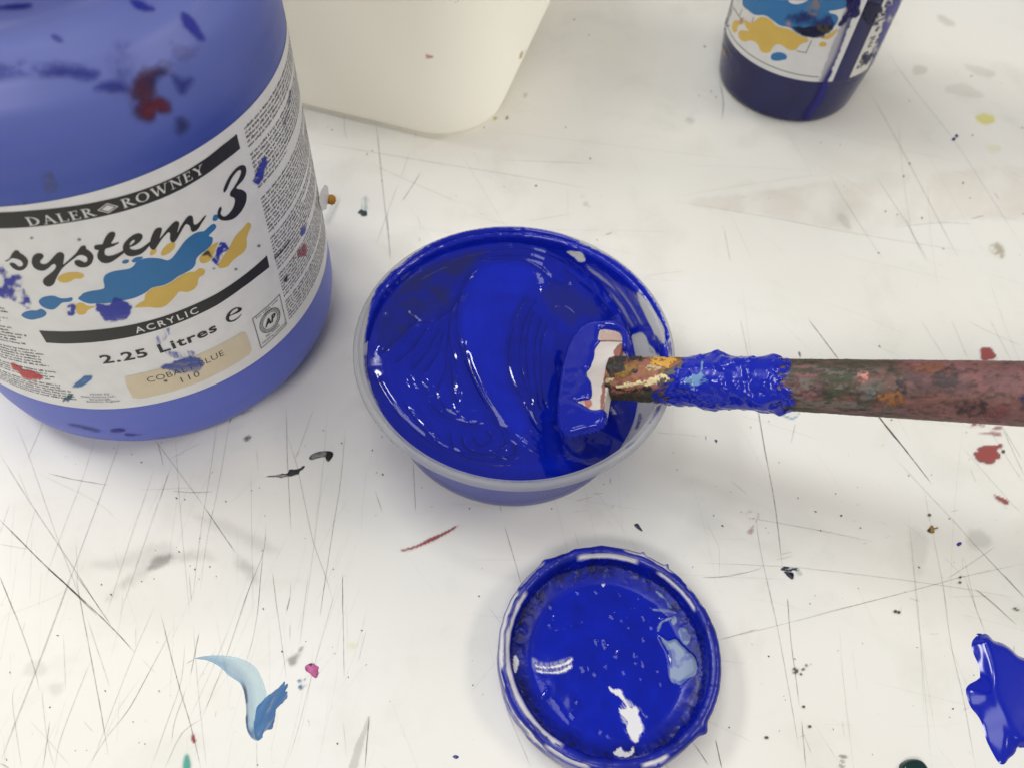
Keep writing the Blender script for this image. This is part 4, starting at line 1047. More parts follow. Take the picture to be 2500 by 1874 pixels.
smear("paint_smear", z0((700,490),(760,490),(840,545),(820,570),(740,545)), srgb(54, 62, 160), JAR_BVH, .75, edge=16, rag=4, ragf=.035, parent=body_o, lift=.25, step=3)
smear("paint_smear", z0((560,990),(700,960),(870,930),(1050,940),(1200,970),(1330,990),(1260,1060),(1100,1050),(900,1020),(720,1010)), srgb(50, 58, 156), JAR_BVH, .7, edge=30, rag=8, ragf=.035, parent=body_o, lift=.25, step=3)
smear("paint_smear", z0((1270,1180),(1420,1120),(1560,1090),(1650,1120),(1700,1230),(1600,1240),(1420,1210)), srgb(40, 48, 140), JAR_BVH, .75, edge=28, rag=8, ragf=.035, parent=body_o, lift=.25, step=3)
smear("paint_smear", z0((-40,900),(100,880),(280,860),(340,880),(250,930),(650,850),(900,880),(1160,920),(1200,980),(800,1000),(300,1010),(-40,1060)), srgb(62, 72, 160), JAR_BVH, .5, blotch(.03, .2, .7, 3), edge=34, rag=8, ragf=.035, parent=body_o, lift=.2, step=4)
smear("paint_smear", z0((1540,640),(1700,590),(1800,640),(1790,800),(1740,1000),(1640,1080),(1560,1000),(1490,800)), srgb(56, 68, 148), JAR_BVH, .55, blotch(.02, .15, .7, 8), edge=44, rag=8, ragf=.035, parent=body_o, lift=.2, step=4)
smear("paint_smear", j1((855,560),(900,500),(970,470),(1040,455),(1070,480),(1010,520),(1010,620),(1040,650),(1085,680),(1095,720),(1050,740),(1010,720),(1000,770),(960,788),(900,760),(870,700)), srgb(50, 40, 84), JAR_BVH, .85, blotch(.02, .05, .4, 4), edge=34, rag=10, ragf=.035, parent=body_o, lift=.3, step=3,
      colfn=lambda X, S, C: C*(1-.9*sstep(.35, .6, fbm(X[:, 0]*.03, X[:, 1]*.03, 12, 3)))[:, None]+np.array(srgb(80, 42, 66))*(.9*sstep(.35, .6, fbm(X[:, 0]*.03, X[:, 1]*.03, 12, 3)))[:, None], lab='blurred dark red patch on the jar shoulder')
smear("paint_smear", j1((900,520),(935,500),(960,520),(985,580),(960,620),(925,590)), srgb(96, 56, 72), JAR_BVH, .35, edge=30, rag=8, ragf=.035, parent=body_o, lift=.36, step=3)
smear("paint_smear", j1((935,700),(985,660),(1040,640),(1090,690),(1080,730),(1020,725),(1005,770),(960,785),(920,750)), srgb(104, 38, 54), JAR_BVH, .7, edge=26, rag=8, ragf=.035, parent=body_o, lift=.4, step=3)
smear("paint_smear", j1((1125,500),(1200,520),(1250,515),(1235,560),(1190,610),(1150,570)), srgb(46, 52, 140), JAR_BVH, .7, edge=26, rag=6, ragf=.035, parent=body_o, lift=.25, step=3)
smear("paint_smear", j1((1150,780),(1190,770),(1220,820),(1180,870),(1150,850)), srgb(46, 48, 104), JAR_BVH, .6, edge=26, rag=6, ragf=.035, parent=body_o, lift=.25, step=3)
smear("paint_smear", j1((930,430),(990,380),(1080,400),(1150,440),(1120,480),(1040,450),(960,470)), srgb(118, 122, 176), JAR_BVH, .5, blotch(.03, .3, .6, 8), edge=18, rag=8, ragf=.035, parent=body_o, lift=.2, step=3)
smear("paint_smear", j1((1100,280),(1180,260),(1280,290),(1290,340),(1200,400),(1130,360)), srgb(112, 116, 180), JAR_BVH, .5, blotch(.03, .3, .6, 3), edge=18, rag=8, ragf=.035, parent=body_o, lift=.2, step=3)
smear("paint_smear", j1((280,1150),(340,1130),(390,1230),(330,1270),(290,1240)), srgb(104, 106, 120), JAR_BVH, .45, blotch(.04, .3, .6, 3), edge=14, rag=8, ragf=.035, parent=body_o, lift=.2, step=3)
smear("paint_smear", j7((425,1490),(520,1500),(620,1530),(600,1540),(500,1515)), srgb(44, 50, 130), JAR_BVH, .7, edge=8, rag=3, ragf=.035, parent=body_o, lift=.2)
smear("paint_smear", j7((690,1525),(740,1518),(785,1525),(760,1538),(700,1538)), srgb(30, 34, 140), JAR_BVH, .9, edge=4, rag=2, ragf=.035, parent=body_o, lift=.2)
smear("paint_smear", j7((780,1550),(860,1553),(885,1558),(800,1562)), srgb(44, 50, 150), JAR_BVH, .8, edge=4, rag=2, ragf=.035, parent=body_o, lift=.2)

# a torn corner of the label standing off the jar, an ochre crumb of paint on it
flap_s = np.array([[12.0, 57.5], [14, 60], [17, 60.5], [19, 57.5], [18.5, 53.5], [15.5, 50], [12.8, 52]])
def flap(V2):
    return cyl_pts(V2[:, 0], V2[:, 1], .3+np.clip(V2[:, 0]-12, 0, 9)*.5)


fl = flap(flap_s); mk("torn_flap", np.r_[fl, fl+np.array([.12, -.12, 0])], [tuple(range(7)), tuple(range(13, 6, -1))]+[(i, (i+1) % 7, 7+(i+1) % 7, 7+i) for i in range(7)], M_label, label, jar, smooth=False)
b = bmesh.new(); bmesh.ops.create_icosphere(b, subdivisions=3, radius=1)
ov = np.array([v.co[:] for v in b.verts]); of_ = [tuple(v.index for v in f.verts) for f in b.faces]; b.free()
ov = ov*(.75+.5*fbm(ov[:, 0]*1.7+5, ov[:, 1]*1.7+ov[:, 2], 3, 3))[:, None]
ctr = flap(np.array([[18.6, 51.5]]))[0]
mk("ochre_clot", ov*np.array([2.3, 1.8, 2.0])+ctr, of_, flat_mat("ochre_paint", (.45, .2, .02), .5), label, jar)

# ------------------------------------------------------------------ the squeeze bottle at the back
BC = (130.3, 396.5); BR = 38.5
bottle = thing("paint_bottle", "dark blue squeeze paint bottle with a splashed white label, standing at the back right", "paint bottle", (*BC, 0))
BPROF = densify([(0, .5), (28, .5), (32.5, .3), (34.4, .9), (35.4, 3), (36.2, 8), (37.3, 16), (38.0, 22.5), (38.15, 24), (38.05, 25), (38.5, 26.2), (38.5, 120), (37, 132), (32, 144), (22, 153),
                 (14, 157), (13, 160), (13, 170), (12, 171), (0, 171)], 2.0)
BV, BF = lathe(BPROF, 180, BC)


def bottle_mat():
    m, nt, b = new_mat("deep_blue_bottle")
    tc = nt.nodes.new("ShaderNodeTexCoord"); n = nt.nodes.new("ShaderNodeTexNoise"); n.inputs["Scale"].default_value = 26; n.inputs["Detail"].default_value = 6
    n.inputs["Distortion"].default_value = 1.0
    r = nt.nodes.new("ShaderNodeValToRGB"); e = r.color_ramp.elements
    e[0].position = .35; e[0].color = (.010, .010, .070, 1); e[1].position = .75; e[1].color = (.015, .018, .115, 1)
    nt.links.new(tc.outputs["Object"], n.inputs["Vector"]); nt.links.new(n.outputs[0], r.inputs[0]); nt.links.new(r.outputs[0], b.inputs["Base Color"])
    b.inputs["Roughness"].default_value = .2; b.inputs["Specular IOR Level"].default_value = .4
    return m


b_body = mk("body", BV, BF, bottle_mat(), bottle, bottle)
mk("cap", *lathe(densify([(0, 168), (15.5, 168), (16, 169), (15.5, 186), (9, 190), (4, 205), (0, 205.5)], 3), 60, BC), flat_mat("cap_plastic", (.03, .03, .1), .4), bottle, bottle)
BOT_BVH = bvh_of(BV, BF)
b5 = lambda *p: reg(1700, 0, 4.022, p)


def bpts(s, z, off):
    a = np.asarray(s)/BR
    return np.c_[BC[0]+np.cos(a)*(BR+off), BC[1]+np.sin(a)*(BR+off), np.asarray(z)]


bwrap = lambda off: (lambda V2: bpts(V2[:, 0], V2[:, 1], off))
BJ = lambda q: on_cyl(q, BC, BR+.1)
bl_l = BJ(b5((278,300)))[0]; bl_r = BJ(b5((1336,806)))[0]; zb = BJ(b5((280,300),(400,440),(600,620),(800,720),(1000,785),(1200,812),(1336,806)))
zlow = float(np.median(zb[:, 1]))
sL, sR = float(bl_l[0]), float(bl_r[0])
g_s, g_z = np.meshgrid(np.linspace(sL, sR, 60), np.linspace(zlow, 112, 20), indexing='ij')
blabel = mk("label", bpts(g_s.ravel(), g_z.ravel(), .12), grid_faces(60, 20), flat_mat("bottle_label_paper", (.70, .70, .70), .3, .5), bottle, bottle)
# printed rule along the lower edge
prints("rule", [[np.array([(sL+.4, zlow+2.6), (sR-8.0, zlow+2.6), (sR-8.0, zlow+3.0), (sL+.4, zlow+3.0)])],
                [np.array([(sL+.4, zlow+2.6), (sL+.8, zlow+2.6), (sL+.8, 100), (sL+.4, 100)])]], M_black, blabel, bottle, off=.17, wrapf=bwrap)
prints("blue_splash", [
    [sp_(BJ(b5((455,-60),(456,0),(462,60),(520,110),(580,150),(680,155),(750,200),(830,255),(920,272),(1000,330),(1100,365),(1200,350),(1330,290),(1395,200),(1380,150),(1320,130),(1310,110),(1400,95),(1480,60),(1490,-60)))), sp_(BJ(b5((905,-8),(925,30),(985,45),(1060,28),(1115,-8),(1100,-40),(930,-40))))[::-1]],
    [sp_(BJ(b5((735,560),(760,525),(830,515),(885,540),(890,580),(850,592),(805,600),(750,592))))]], M_cyan, blabel, bottle, off=.19, wrapf=bwrap)
prints("yellow_splash", [
    [sp_(BJ(b5((480,205),(550,228),(590,200),(640,170),(720,190),(800,260),(930,295),(1010,345),(1090,380),(1100,410),(1030,435),(980,490),(910,490),(850,450),(800,435),(760,460),(730,510),(690,525),(640,505),(600,430),(540,400),(480,412),(430,385),(415,330),(450,300),(520,310),(485,260))))],
    [sp_(BJ(b5((355,250),(380,205),(440,210),(445,240),(410,260),(405,310),(380,325),(358,300))))],
    [sp_(BJ(b5((1225,370),(1290,345),(1388,285),(1350,352),(1290,388))))],
    [sp_(BJ(b5((1210,430),(1240,410),(1280,425),(1275,450),(1240,460),(1212,450))))]], M_yellow, blabel, bottle, off=.2, wrapf=bwrap)


def thin(pts, w):
    q = np.asarray(pts, float); out = []
    for a, c in zip(q[:-1], q[1:]):
        out.append([bar(*a, *c, w)])
    return out


prints("corner_mark", thin(BJ(b5((990,500),(1080,520),(1135,400))), .32), M_black, blabel, bottle, off=.21, wrapf=bwrap)
prints("line_print", thin(BJ(b5((340,0),(390,110),(460,212))), .4)+thin(BJ(b5((455,95),(430,160))), .35)+thin(BJ(b5((568,172),(552,222))), .35) +
       thin(BJ(b5((355,92),(340,150),(332,160))), .5)+thin(BJ(b5((345,95),(320,200),(300,262),(330,258))), .5), M_black, blabel, bottle, off=.21, wrapf=bwrap)
# second sticker on the flank with the volume reading upwards
q5 = BJ(b5((1503,766),(1740,545)))
s2a, s2b = float(q5[0, 0]), float(q5[0, 0])+13.5
z2a = float(q5[0, 1])
prints("volume_sticker", [[np.array([(s2a, z2a), (s2b, z2a), (s2b, 100), (s2a, 100)])]], M_white, bottle, bottle, off=.12, wrapf=bwrap)
letters("volume_lettering", [text_shape("500 ml e 16.9 fl oz", s2a+2.0, s2a+6.2, z2a+4.0, z2a+52, .02, 0, 1.0, True), text_shape("de 84.5", s2a+8.0, s2a+10.4, z2a+8, z2a+26, .01, 0, 1.0, True)], M_black, bottle, bottle, off=.17, wrapf=bwrap)
BB = srgb(26, 22, 120)
bsm = lambda *a, **k: smear(*a, parent=k.pop('parent', b_body), **k)


def bsmear(poly, col, alpha=.95, cover=None, edge=4, rag=4, lift=.3, lab=None, step=2.4, colfn=None):
    o = decal("paint_smear", poly, BOT_BVH, M_stain, col, b_body, bottle, step=step, lift=lift, edge=edge, rag=rag, seed=len(bpy.data.objects), colfn=colfn,
              cover=lambda X, S: alpha*(cover(X, S) if cover else 1.0))
    if o and lab:
        o['label'] = lab


_run = smooth_poly(b5((1590,-20),(1480,260),(1380,540),(1240,815),(1210,900),(1120,1060),(1050,1190)), 6, False)
bsmear(b5((1500,-30),(1400,280),(1290,550),(1195,810),(1180,920),(1090,1060),(1000,1195),(1080,1195),(1180,1060),(1270,920),(1285,810),(1385,550),(1500,250),(1620,-30)), BB, .96,
       lambda X, S: np.clip(.25+.9*sstep(-10, 9, -line_field(X, _run)[0])*1.0, 0, 1), lab='blue paint run streaking down the bottle')
bsmear(b5((1480,-20),(1600,-20),(1590,80),(1600,140),(1550,180),(1500,170),(1440,250),(1400,240),(1440,170),(1480,90)), srgb(24, 18, 84), .96, blotch(.06, .12, .4, 3))
bsmear(b5((880,190),(960,130),(1060,110),(1160,120),(1300,150),(1340,200),(1330,260),(1250,345),(1150,370),(1040,340),(940,270)), srgb(30, 34, 110), .8, blotch(.03, .22, .6, 4), edge=9, rag=8)
bsmear(b5((940,262),(1060,275),(1150,262),(1330,258),(1320,300),(1250,345),(1150,368),(1040,338)), srgb(14, 14, 40), .97, rag=3)
bsmear(b5((1180,240),(1300,225),(1360,240),(1330,290),(1260,310),(1200,290)), srgb(92, 88, 40), .6, blotch(.06, .3, .6, 5), lift=.36)
bsmear(b5((1080,0),(1200,-10),(1210,60),(1180,150),(1120,160),(1090,90)), srgb(150, 140, 140), .6, blotch(.04, .25, .6, 5), edge=10, rag=6, lift=.36)
bsmear(b5((860,200),(910,195),(930,250),(890,250)), srgb(180, 150, 170), .6, blotch(.08, .3, .6, 5), lift=.36)
bsmear(b5((430,200),(480,160),(500,190),(450,240)), srgb(190, 130, 80), .5, blotch(.08, .3, .6, 5))
bsmear(b5((1700,20),(1800,60),(1830,110),(1800,220),(1740,250),(1690,230),(1640,160),(1660,80)), srgb(18, 16, 60), .95, blotch(.05, .18, .5, 5), lab='dark wet blotch on the bottle flank')
bsmear(b5((1880,-20),(2010,-20),(1880,280),(1750,560),(1720,560),(1790,380),(1850,160)), srgb(62, 60, 150), .85, blotch(.04, .3, .62, 3), edge=8)
bsmear(b5((1620,500),(1680,540),(1720,520),(1710,590),(1640,620)), srgb(24, 20, 74), .9, blotch(.08, .25, .5, 5))
bsmear(b5((285,120),(300,110),(296,260),(275,300),(272,200)), srgb(40, 34, 130), .85)
bsmear(b5((250,450),(266,455),(308,550),(290,552)), srgb(160, 130, 50), .6, rag=2)
bsmear(b5((220,420),(236,420),(240,690),(222,690)), srgb(90, 90, 150), .35, blotch(.12, .35, .6, 5))

# ------------------------------------------------------------------ the white tub behind
def bucket_build():
    ang0 = math.radians(-12.0)
    ex = np.array([math.cos(ang0), math.sin(ang0)]); ey = np.array([-ex[1], ex[0]])
    corner = np.array([-24.0, 318.0])          # where the two straight sides would meet
    size = 190.0; rad = 30.0
    ctr2 = corner-ex*size/2+ey*size/2
    t = thing("plastic_bucket", "white square plastic bucket with rounded corners behind the jar", "bucket", (ctr2[0], ctr2[1], 0))

    def ringpts(half, r, z, n=14):
        P = []
        for k, (sx, sy) in enumerate(((1, -1), (1, 1), (-1, 1), (-1, -1))):
            a0 = -90+90*k
            for i in range(n+1):
                a = math.radians(a0+90*i/n)
                q = ex*(sx*(half-r)+r*math.cos(a))+ey*(sy*(half-r)+r*math.sin(a))
                P.append((ctr2[0]+q[0], ctr2[1]+q[1], z))
            # straight run to the next corner
            b_ = P[-1]; sx2, sy2 = ((1, 1), (-1, 1), (-1, -1), (1, -1))[k]; a = math.radians(a0+90)
            q = ex*(sx2*(half-r)+r*math.cos(a))+ey*(sy2*(half-r)+r*math.sin(a))
            c_ = (ctr2[0]+q[0], ctr2[1]+q[1], z)
            for i in range(1, 12):
                P.append(tuple(np.array(b_)+(np.array(c_)-np.array(b_))*i/12))
        return np.array(P)
    rings = []
    for (d, z) in ((-30, .3), (-8, .3), (-4.2, .8), (-1.6, 2.6), (0, 6.5), (.4, 20), (1.2, 60), (2.0, 100), (2.8, 140), (3.2, 160), (6, 160.5), (6.6, 161.5), (6.6, 170), (6, 171), (3.5, 171), (2.6, 170), (1.0, 100), (-1.4, 4), (-5, 2.5), (-30, 2.5)):
        rings.append(ringpts(size/2+d, rad+d*.5+2, z))
    n = len(rings[0]); V = np.stack(rings, 1).reshape(-1, 3)
    F_ = [tuple(f) for f in grid_faces(n, len(rings), True)]
    k = len(rings)
    F_.append(tuple(i*k for i in range(n))[::-1]); F_.append(tuple(i*k+k-1 for i in range(n)))
    m, nt, b = new_mat("white_polythene")
    tc = nt.nodes.new("ShaderNodeTexCoord"); nz_ = nt.nodes.new("ShaderNodeTexNoise"); nz_.inputs["Scale"].default_value = 9; nz_.inputs["Detail"].default_value = 4
    r = nt.nodes.new("ShaderNodeValToRGB"); e = r.color_ramp.elements
    e[0].position = .3; e[0].color = (.89, .88, .835, 1); e[1].position = .7; e[1].color = (.92, .91, .865, 1)
    nt.links.new(tc.outputs["Object"], nz_.inputs["Vector"]); nt.links.new(nz_.outputs[0], r.inputs[0]); nt.links.new(r.outputs[0], b.inputs["Base Color"])
    b.inputs["Roughness"].default_value = .5
    tl = nt.nodes.new("ShaderNodeBsdfTranslucent"); tl.inputs[0].default_value = (.98, .965, .92, 1)
    ms = nt.nodes.new("ShaderNodeMixShader"); ms.inputs[0].default_value = .80
    nt.links.new(b.outputs[0], ms.inputs[1]); nt.links.new(tl.outputs[0], ms.inputs[2]); nt.links.new(ms.outputs[0], nt.nodes["Material Output"].inputs[0])
    bo = mk("body", V, F_, m, t, t)
    bv = bvh_of(V, F_)
    for poly, c, a in ((zF((1078,372),(1085,370),(1128,375),(1125,390),(1095,395),(1080,392)), srgb(196, 92, 90), .8), (zF((1725,345),(1732,350),(1722,390),(1708,398),(1712,365)), srgb(200, 150, 60), .9),
                       (zF((1265,10),(1280,14),(1305,2),(1290,12),(1275,18)), srgb(200, 130, 130), .6), (zF((1738,395),(1746,340),(1742,395)), srgb(190, 150, 70), .4)):
        decal("paint_smear", poly, bv, M_stain, c, bo, t, step=1.8, lift=.12, edge=2, rag=2, seed=5, cover=lambda X, S, a=a: a*(.45+.7*fbm(X[:, 0]*.06, X[:, 1]*.3, 3)))


bucket_build()

# ------------------------------------------------------------------ the translucent tub of blue paint
TC = np.array([-.1, 177.5])
TOPZ = 38.3
tub = thing("plastic_tub", "round translucent plastic tub holding wet cobalt blue paint in the middle", "tub", (TC[0], TC[1], 0))
TPROF = densify([(0, .7), (42.5, .7), (43.4, .1), (44.6, .1), (45.4, .9), (53.5, 32.6), (53.7, 34.4), (54.6, 34.7), (56.0, 34.5), (56.6, 34.9), (56.85, 35.6), (56.6, 36.3), (56.75, 36.8), (56.6, 37.6), (56.1, 38.2), (55.5, 38.4), (54.9, 38.1),
                 (54.7, 37.3), (54.55, 36.4), (54.3, 36.15), (54.0, 36.6), (53.6, 36.75), (53.3, 36.3), (52.9, 34.5), (52.7, 32.6), (44.6, 1.6), (43.6, 1.3), (0, 1.3)], 1.2)
TV, TF = lathe(TPROF, 240, TC)


def tub_mat():
    m = bpy.data.materials.new("translucent_polypropylene"); m.use_nodes = True
    nt = m.node_tree; b = nt.nodes["Principled BSDF"]; out = nt.nodes["Material Output"]
    tc = nt.nodes.new("ShaderNodeTexCoord"); n = nt.nodes.new("ShaderNodeTexNoise"); n.inputs["Scale"].default_value = 70; n.inputs["Detail"].default_value = 4
    nt.links.new(tc.outputs["Object"], n.inputs["Vector"])
    rr = nt.nodes.new("ShaderNodeMapRange"); rr.inputs[3].default_value = .08; rr.inputs[4].default_value = .2
    nt.links.new(n.outputs[0], rr.inputs[0]); nt.links.new(rr.outputs[0], b.inputs["Roughness"])
    at = nt.nodes.new("ShaderNodeAttribute"); at.attribute_name = "col"
    nt.links.new(at.outputs["Color"], b.inputs["Base Color"])
    tr = nt.nodes.new("ShaderNodeBsdfTranslucent"); tr.inputs[0].default_value = (.66, .67, .72, 1)
    tp = nt.nodes.new("ShaderNodeBsdfTransparent"); tp.inputs[0].default_value = (.93, .94, .96, 1)
    nt.links.new(at.outputs["Color"], tr.inputs[0])
    m1 = nt.nodes.new("ShaderNodeMixShader"); m1.inputs[0].default_value = .42
    m2 = nt.nodes.new("ShaderNodeMixShader"); m2.inputs[0].default_value = .56
    nt.links.new(b.outputs[0], m1.inputs[1]); nt.links.new(tr.outputs[0], m1.inputs[2])
    nt.links.new(m1.outputs[0], m2.inputs[1]); nt.links.new(tp.outputs[0], m2.inputs[2])
    nt.links.new(m2.outputs[0], out.inputs[0])
    return m



INR = lambda z: 44.6+(z-1.6)*(52.7-44.6)/(32.6-1.6)          # inner wall radius
WALL_BVH = bvh_of(*lathe([(INR(2)-.0, 2), (52.7, 32.6), (52.9, 34.5), (53.2, 36.0), (53.8, 36.55), (54.3, 36.75), (54.6, 37.3), (55, 38.1), (55.6, 38.35)], 300, TC))

# height of the wet paint: brim-full at the left and back, pulled down at the right
E_TH = np.array([-180, -167, -150, -120, -90, -65, -45, -28, -5, 15, 23, 30, 38, 44, 51, 61, 70, 80, 95, 128, 158, 176, 180.])
E_Z = np.array([32.2, 31.3, 30.5, 29.5, 28.5, 25, 19, 13.5, 13.5, 16, 18.4, 20.3, 22.3, 24.3, 25.8, 27.9, 30.3, 32.5, 33.6, 34.0, 33.6, 32.5, 32.2])


def edge_z(th):
    return np.interp((np.degrees(th)+180) % 360-180, E_TH, E_Z)


def base_h(x, y):
    """x, y from the tub's axis"""
    r = np.hypot(x, y); th = np.arctan2(y, x)
    ze = edge_z(th); rm = INR(ze)
    core = 27.2-.10*x+.03*y
    core = core-9.5*np.exp(-(((x-33)/13)**2+((y+24)/15)**2)) - 2.0*np.exp(-(((x-40)/14)**2+((y-8)/20)**2))
    k = sstep(.62, 1.0, r/rm)
    return core*(1-k)+ze*k


def on_paint(p):
    d = px_dir(p); z = np.full(len(d), 27.0)
    for _ in range(8):
        P = EYE+d*((z-CAM_H)/d[:, 2])[:, None]
        z = .5*z+.5*base_h(P[:, 0]-TC[0], P[:, 1]-TC[1])
    return P[:, :2]-TC


# where paint lies against the wall the plastic looks lavender, above it plain milky grey
_tr = np.arctan2(TV[:, 1]-TC[1], TV[:, 0]-TC[0])
_k = sstep(edge_z(_tr)+.8, edge_z(_tr)-1.2, TV[:, 2])*sstep(33.6, 32.4, TV[:, 2])
TCOL = np.array([.60, .605, .62])*(1-_k[:, None])+np.array([.36, .39, .84])*_k[:, None]
nt_o = mk("body", TV, TF, tub_mat(), tub, tub, TCOL)
NT, NR = 960, 236
th = np.arange(NT)/NT*2*np.pi
ze = edge_z(th); rmax = INR(ze)-.12
fr_ = np.linspace(0.0, 1, NR)**.85
RR = rmax[:, None]*fr_[None]
Xp = np.stack([np.cos(th)[:, None]*RR, np.sin(th)[:, None]*RR], -1).reshape(-1, 2)
h = base_h(Xp[:, 0], Xp[:, 1])
zP = lambda *p: reg(850, 520, 2.271, p)
inner_fade = sstep(1.0, .93, np.tile(fr_, NT))

# broad folds pushed up by the stirring: (line, height, width, one-sided sharpness)
DARKL = np.zeros(len(Xp))  # dark reflections beside the folds, later painted into the blue


def fold_line(pts, amp, w, sharp=0.0, fade=(.12, .88)):
    global h, DARKL
    amp = amp*.40; w = w*1.15
    P = on_paint(smooth_poly(zP(*pts), 6, False))
    d, run = line_field(Xp, P)
    e = sstep(0, fade[0], run)*sstep(1, fade[1], run)
    e = np.where((run <= 0.002) | (run >= .998), 0, e)
    g = np.exp(-(d/w)**2)
    if sharp:
        g = g*(1+sharp*np.tanh(d/(w*.35)))
    h = h+amp*g*e+.45*amp*np.exp(-(d/(w*3.0+.8))**2)*e
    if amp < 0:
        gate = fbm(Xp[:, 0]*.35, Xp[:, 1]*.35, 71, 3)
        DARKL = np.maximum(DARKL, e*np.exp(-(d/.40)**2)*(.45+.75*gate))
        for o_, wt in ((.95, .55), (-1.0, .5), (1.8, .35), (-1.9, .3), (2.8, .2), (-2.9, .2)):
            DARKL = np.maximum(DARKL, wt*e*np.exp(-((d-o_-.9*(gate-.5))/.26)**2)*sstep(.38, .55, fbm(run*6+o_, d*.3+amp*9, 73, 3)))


# the smooth central tongue and its two edges
fold_line(((1000,300),(870,420),(790,560),(770,740),(810,920),(880,1080),(960,1220)), .9, 9)
fold_line(((740,280),(660,370),(610,500),(600,600),(620,740),(680,900),(760,1060),(870,1250)), -.55, 1.1, .6)
fold_line(((1010,430),(950,540),(900,700),(890,830),(930,960),(1000,1090),(1100,1250)), -.6, 1.2, -.6)
fold_line(((1060,450),(980,600),(950,760),(960,880),(1000,1000),(1050,1120)), -.4, .8)
fold_line(((1040,520),(1000,640),(985,780),(1000,930),(1030,1050)), -.35, .7)
fold_line(((1080,560),(1040,700),(1030,850),(1045,960),(1060,1100)), -.35, .7, .4)
fold_line(((1110,600),(1070,720),(1065,850),(1080,1010),(1110,1120)), -.32, .6)
fold_line(((1020,600),(975,760),(985,900),(1030,1040)), .28, .8)
fold_line(((1120,640),(1120,800),(1150,900),(1140,1040),(1160,1180)), .9, 2.6, .4)
fold_line(((1190,740),(1170,900),(1165,1050),(1180,1220)), -1.1, 2.2)
# folds falling away at the left
fold_line(((700,290),(640,380),(600,480),(565,570),(560,700),(590,820),(600,900)), -.42, .9, .5)
fold_line(((560,600),(550,720),(540,860),(505,950),(500,1010),(545,1085),(640,1135)), -.45, .9, -.5)
fold_line(((530,640),(500,760),(440,860),(400,900)), -.4, .9, .5)
fold_line(((560,780),(575,900),(590,1010),(625,1075)), -.35, .7)
fold_line(((640,680),(665,830),(725,960),(800,1100),(870,1230)), -.36, .8, .4)
fold_line(((660,760),(700,900),(750,1010),(840,1140),(900,1250)), -.34, .7)
fold_line(((600,600),(600,760),(640,900),(690,1010)), .3, 1.4)
fold_line(((400,580),(330,640),(250,720),(170,790)), -.6, 1.6, .6)
fold_line(((370,600),(290,700),(200,745),(145,720)), .5, 1.4)
fold_line(((440,620),(380,720),(300,800),(240,840)), -.36, 1.0, .4)
fold_line(((520,620),(450,740),(390,830),(330,880)), -.36, .9, .4)
fold_line(((610,480),(560,540),(480,600)), -.26, .8)
# loops at the lower left
fold_line(((455,1040),(500,1100),(600,1150),(720,1172),(760,1165)), -.4, .9, .5)
fold_line(((280,1010),(380,1150),(520,1290),(700,1335),(850,1345),(905,1310)), -.42, 1.0, .5)
fold_line(((690,1235),(720,1280),(770,1278),(790,1240),(760,1200)), -.4, .9)
fold_line(((620,1200),(655,1300),(780,1335),(865,1290),(850,1200),(760,1100)), -.4, .9, .4)
fold_line(((560,1180),(600,1320),(780,1370),(920,1330),(900,1230)), -.3, .8)
fold_line(((130,860),(190,980),(280,1110),(400,1230),(560,1330),(800,1390),(1000,1385)), -.5, 1.2, .5)
fold_line(((170,900),(230,1010),(330,1130),(460,1230)), .4, 1.0)
fold_line(((600,900),(610,950),(640,1000),(630,1080),(600,1080),(590,1000)), .3, .7, 0, (.05, .95))
fold_line(((460,1010),(470,1060),(520,1120)), .35, .7, 0, (.05, .95))
fold_line(((495,985),(515,1050),(530,1100)), .35, .7, 0, (.05, .95))
fold_line(((640,1140),(680,1110),(680,1090)), .3, .8, 0, (.05, .95))
fold_line(((700,1095),(715,1130),(715,1165)), .3, .8, 0, (.05, .95))
fold_line(((800,1320),(820,1290),(830,1275)), .35, .9, 0, (.05, .95))
fold_line(((870,1360),(885,1320),(880,1285)), .35, 1.0, 0, (.05, .95))
# rings along the far wall
fold_line(((440,330),(560,270),(700,230),(860,200),(1000,200),(1180,260),(1330,350)), -.5, 1.3, .6)
fold_line(((330,420),(470,330),(640,270),(860,235),(1010,240),(1130,290)), -.4, 1.2, .5)
fold_line(((520,205),(700,160),(860,150),(1050,175),(1250,250)), -.4, 1.3)
fold_line(((700,262),(850,260),(950,262),(1050,300),(1130,380)), -.42, 1.0, .6)
fold_line(((1180,300),(1340,420),(1430,520),(1500,610)), -.4, 1.2)
fold_line(((1090,400),(1140,388),(1170,392),(1240,405)), -.6, .9, .8)
fold_line(((1060,350),(1110,380),(1100,420),(1060,430)), .45, 1.1)
fold_line(((1130,560),(1100,520),(1130,450),(1250,440),(1400,520)), .6, 5)
fold_line(((150,560),(260,420),(420,320)), .35, 3)
fold_line(((330,560),(380,520),(440,490),(480,500)), .35, .8)
fold_line(((320,540),(400,600),(480,600)), -.3, .9)
fold_line(((960,1240),(1010,1300),(1060,1390)), .6, 2.2)
fold_line(((930,1350),(1000,1400),(1100,1400)), .35, 1.5)
# fine drag marks that follow the strokes, and skin-like wrinkles
u1 = Xp[:, 0]; v1 = Xp[:, 1]
flow = np.arctan2(v1, u1)
h = h+inner_fade*.05*(fbm(np.hypot(u1, v1)*.9, flow*3.5, 3, 4)-.5)*sstep(16, 30, np.hypot(u1, v1))
strokes = fbm(u1*1.5+v1*.18, v1*.10-u1*.02, 9, 4)-.5
h = h+inner_fade*.012*strokes*sstep(30, 8, np.abs(u1-4))


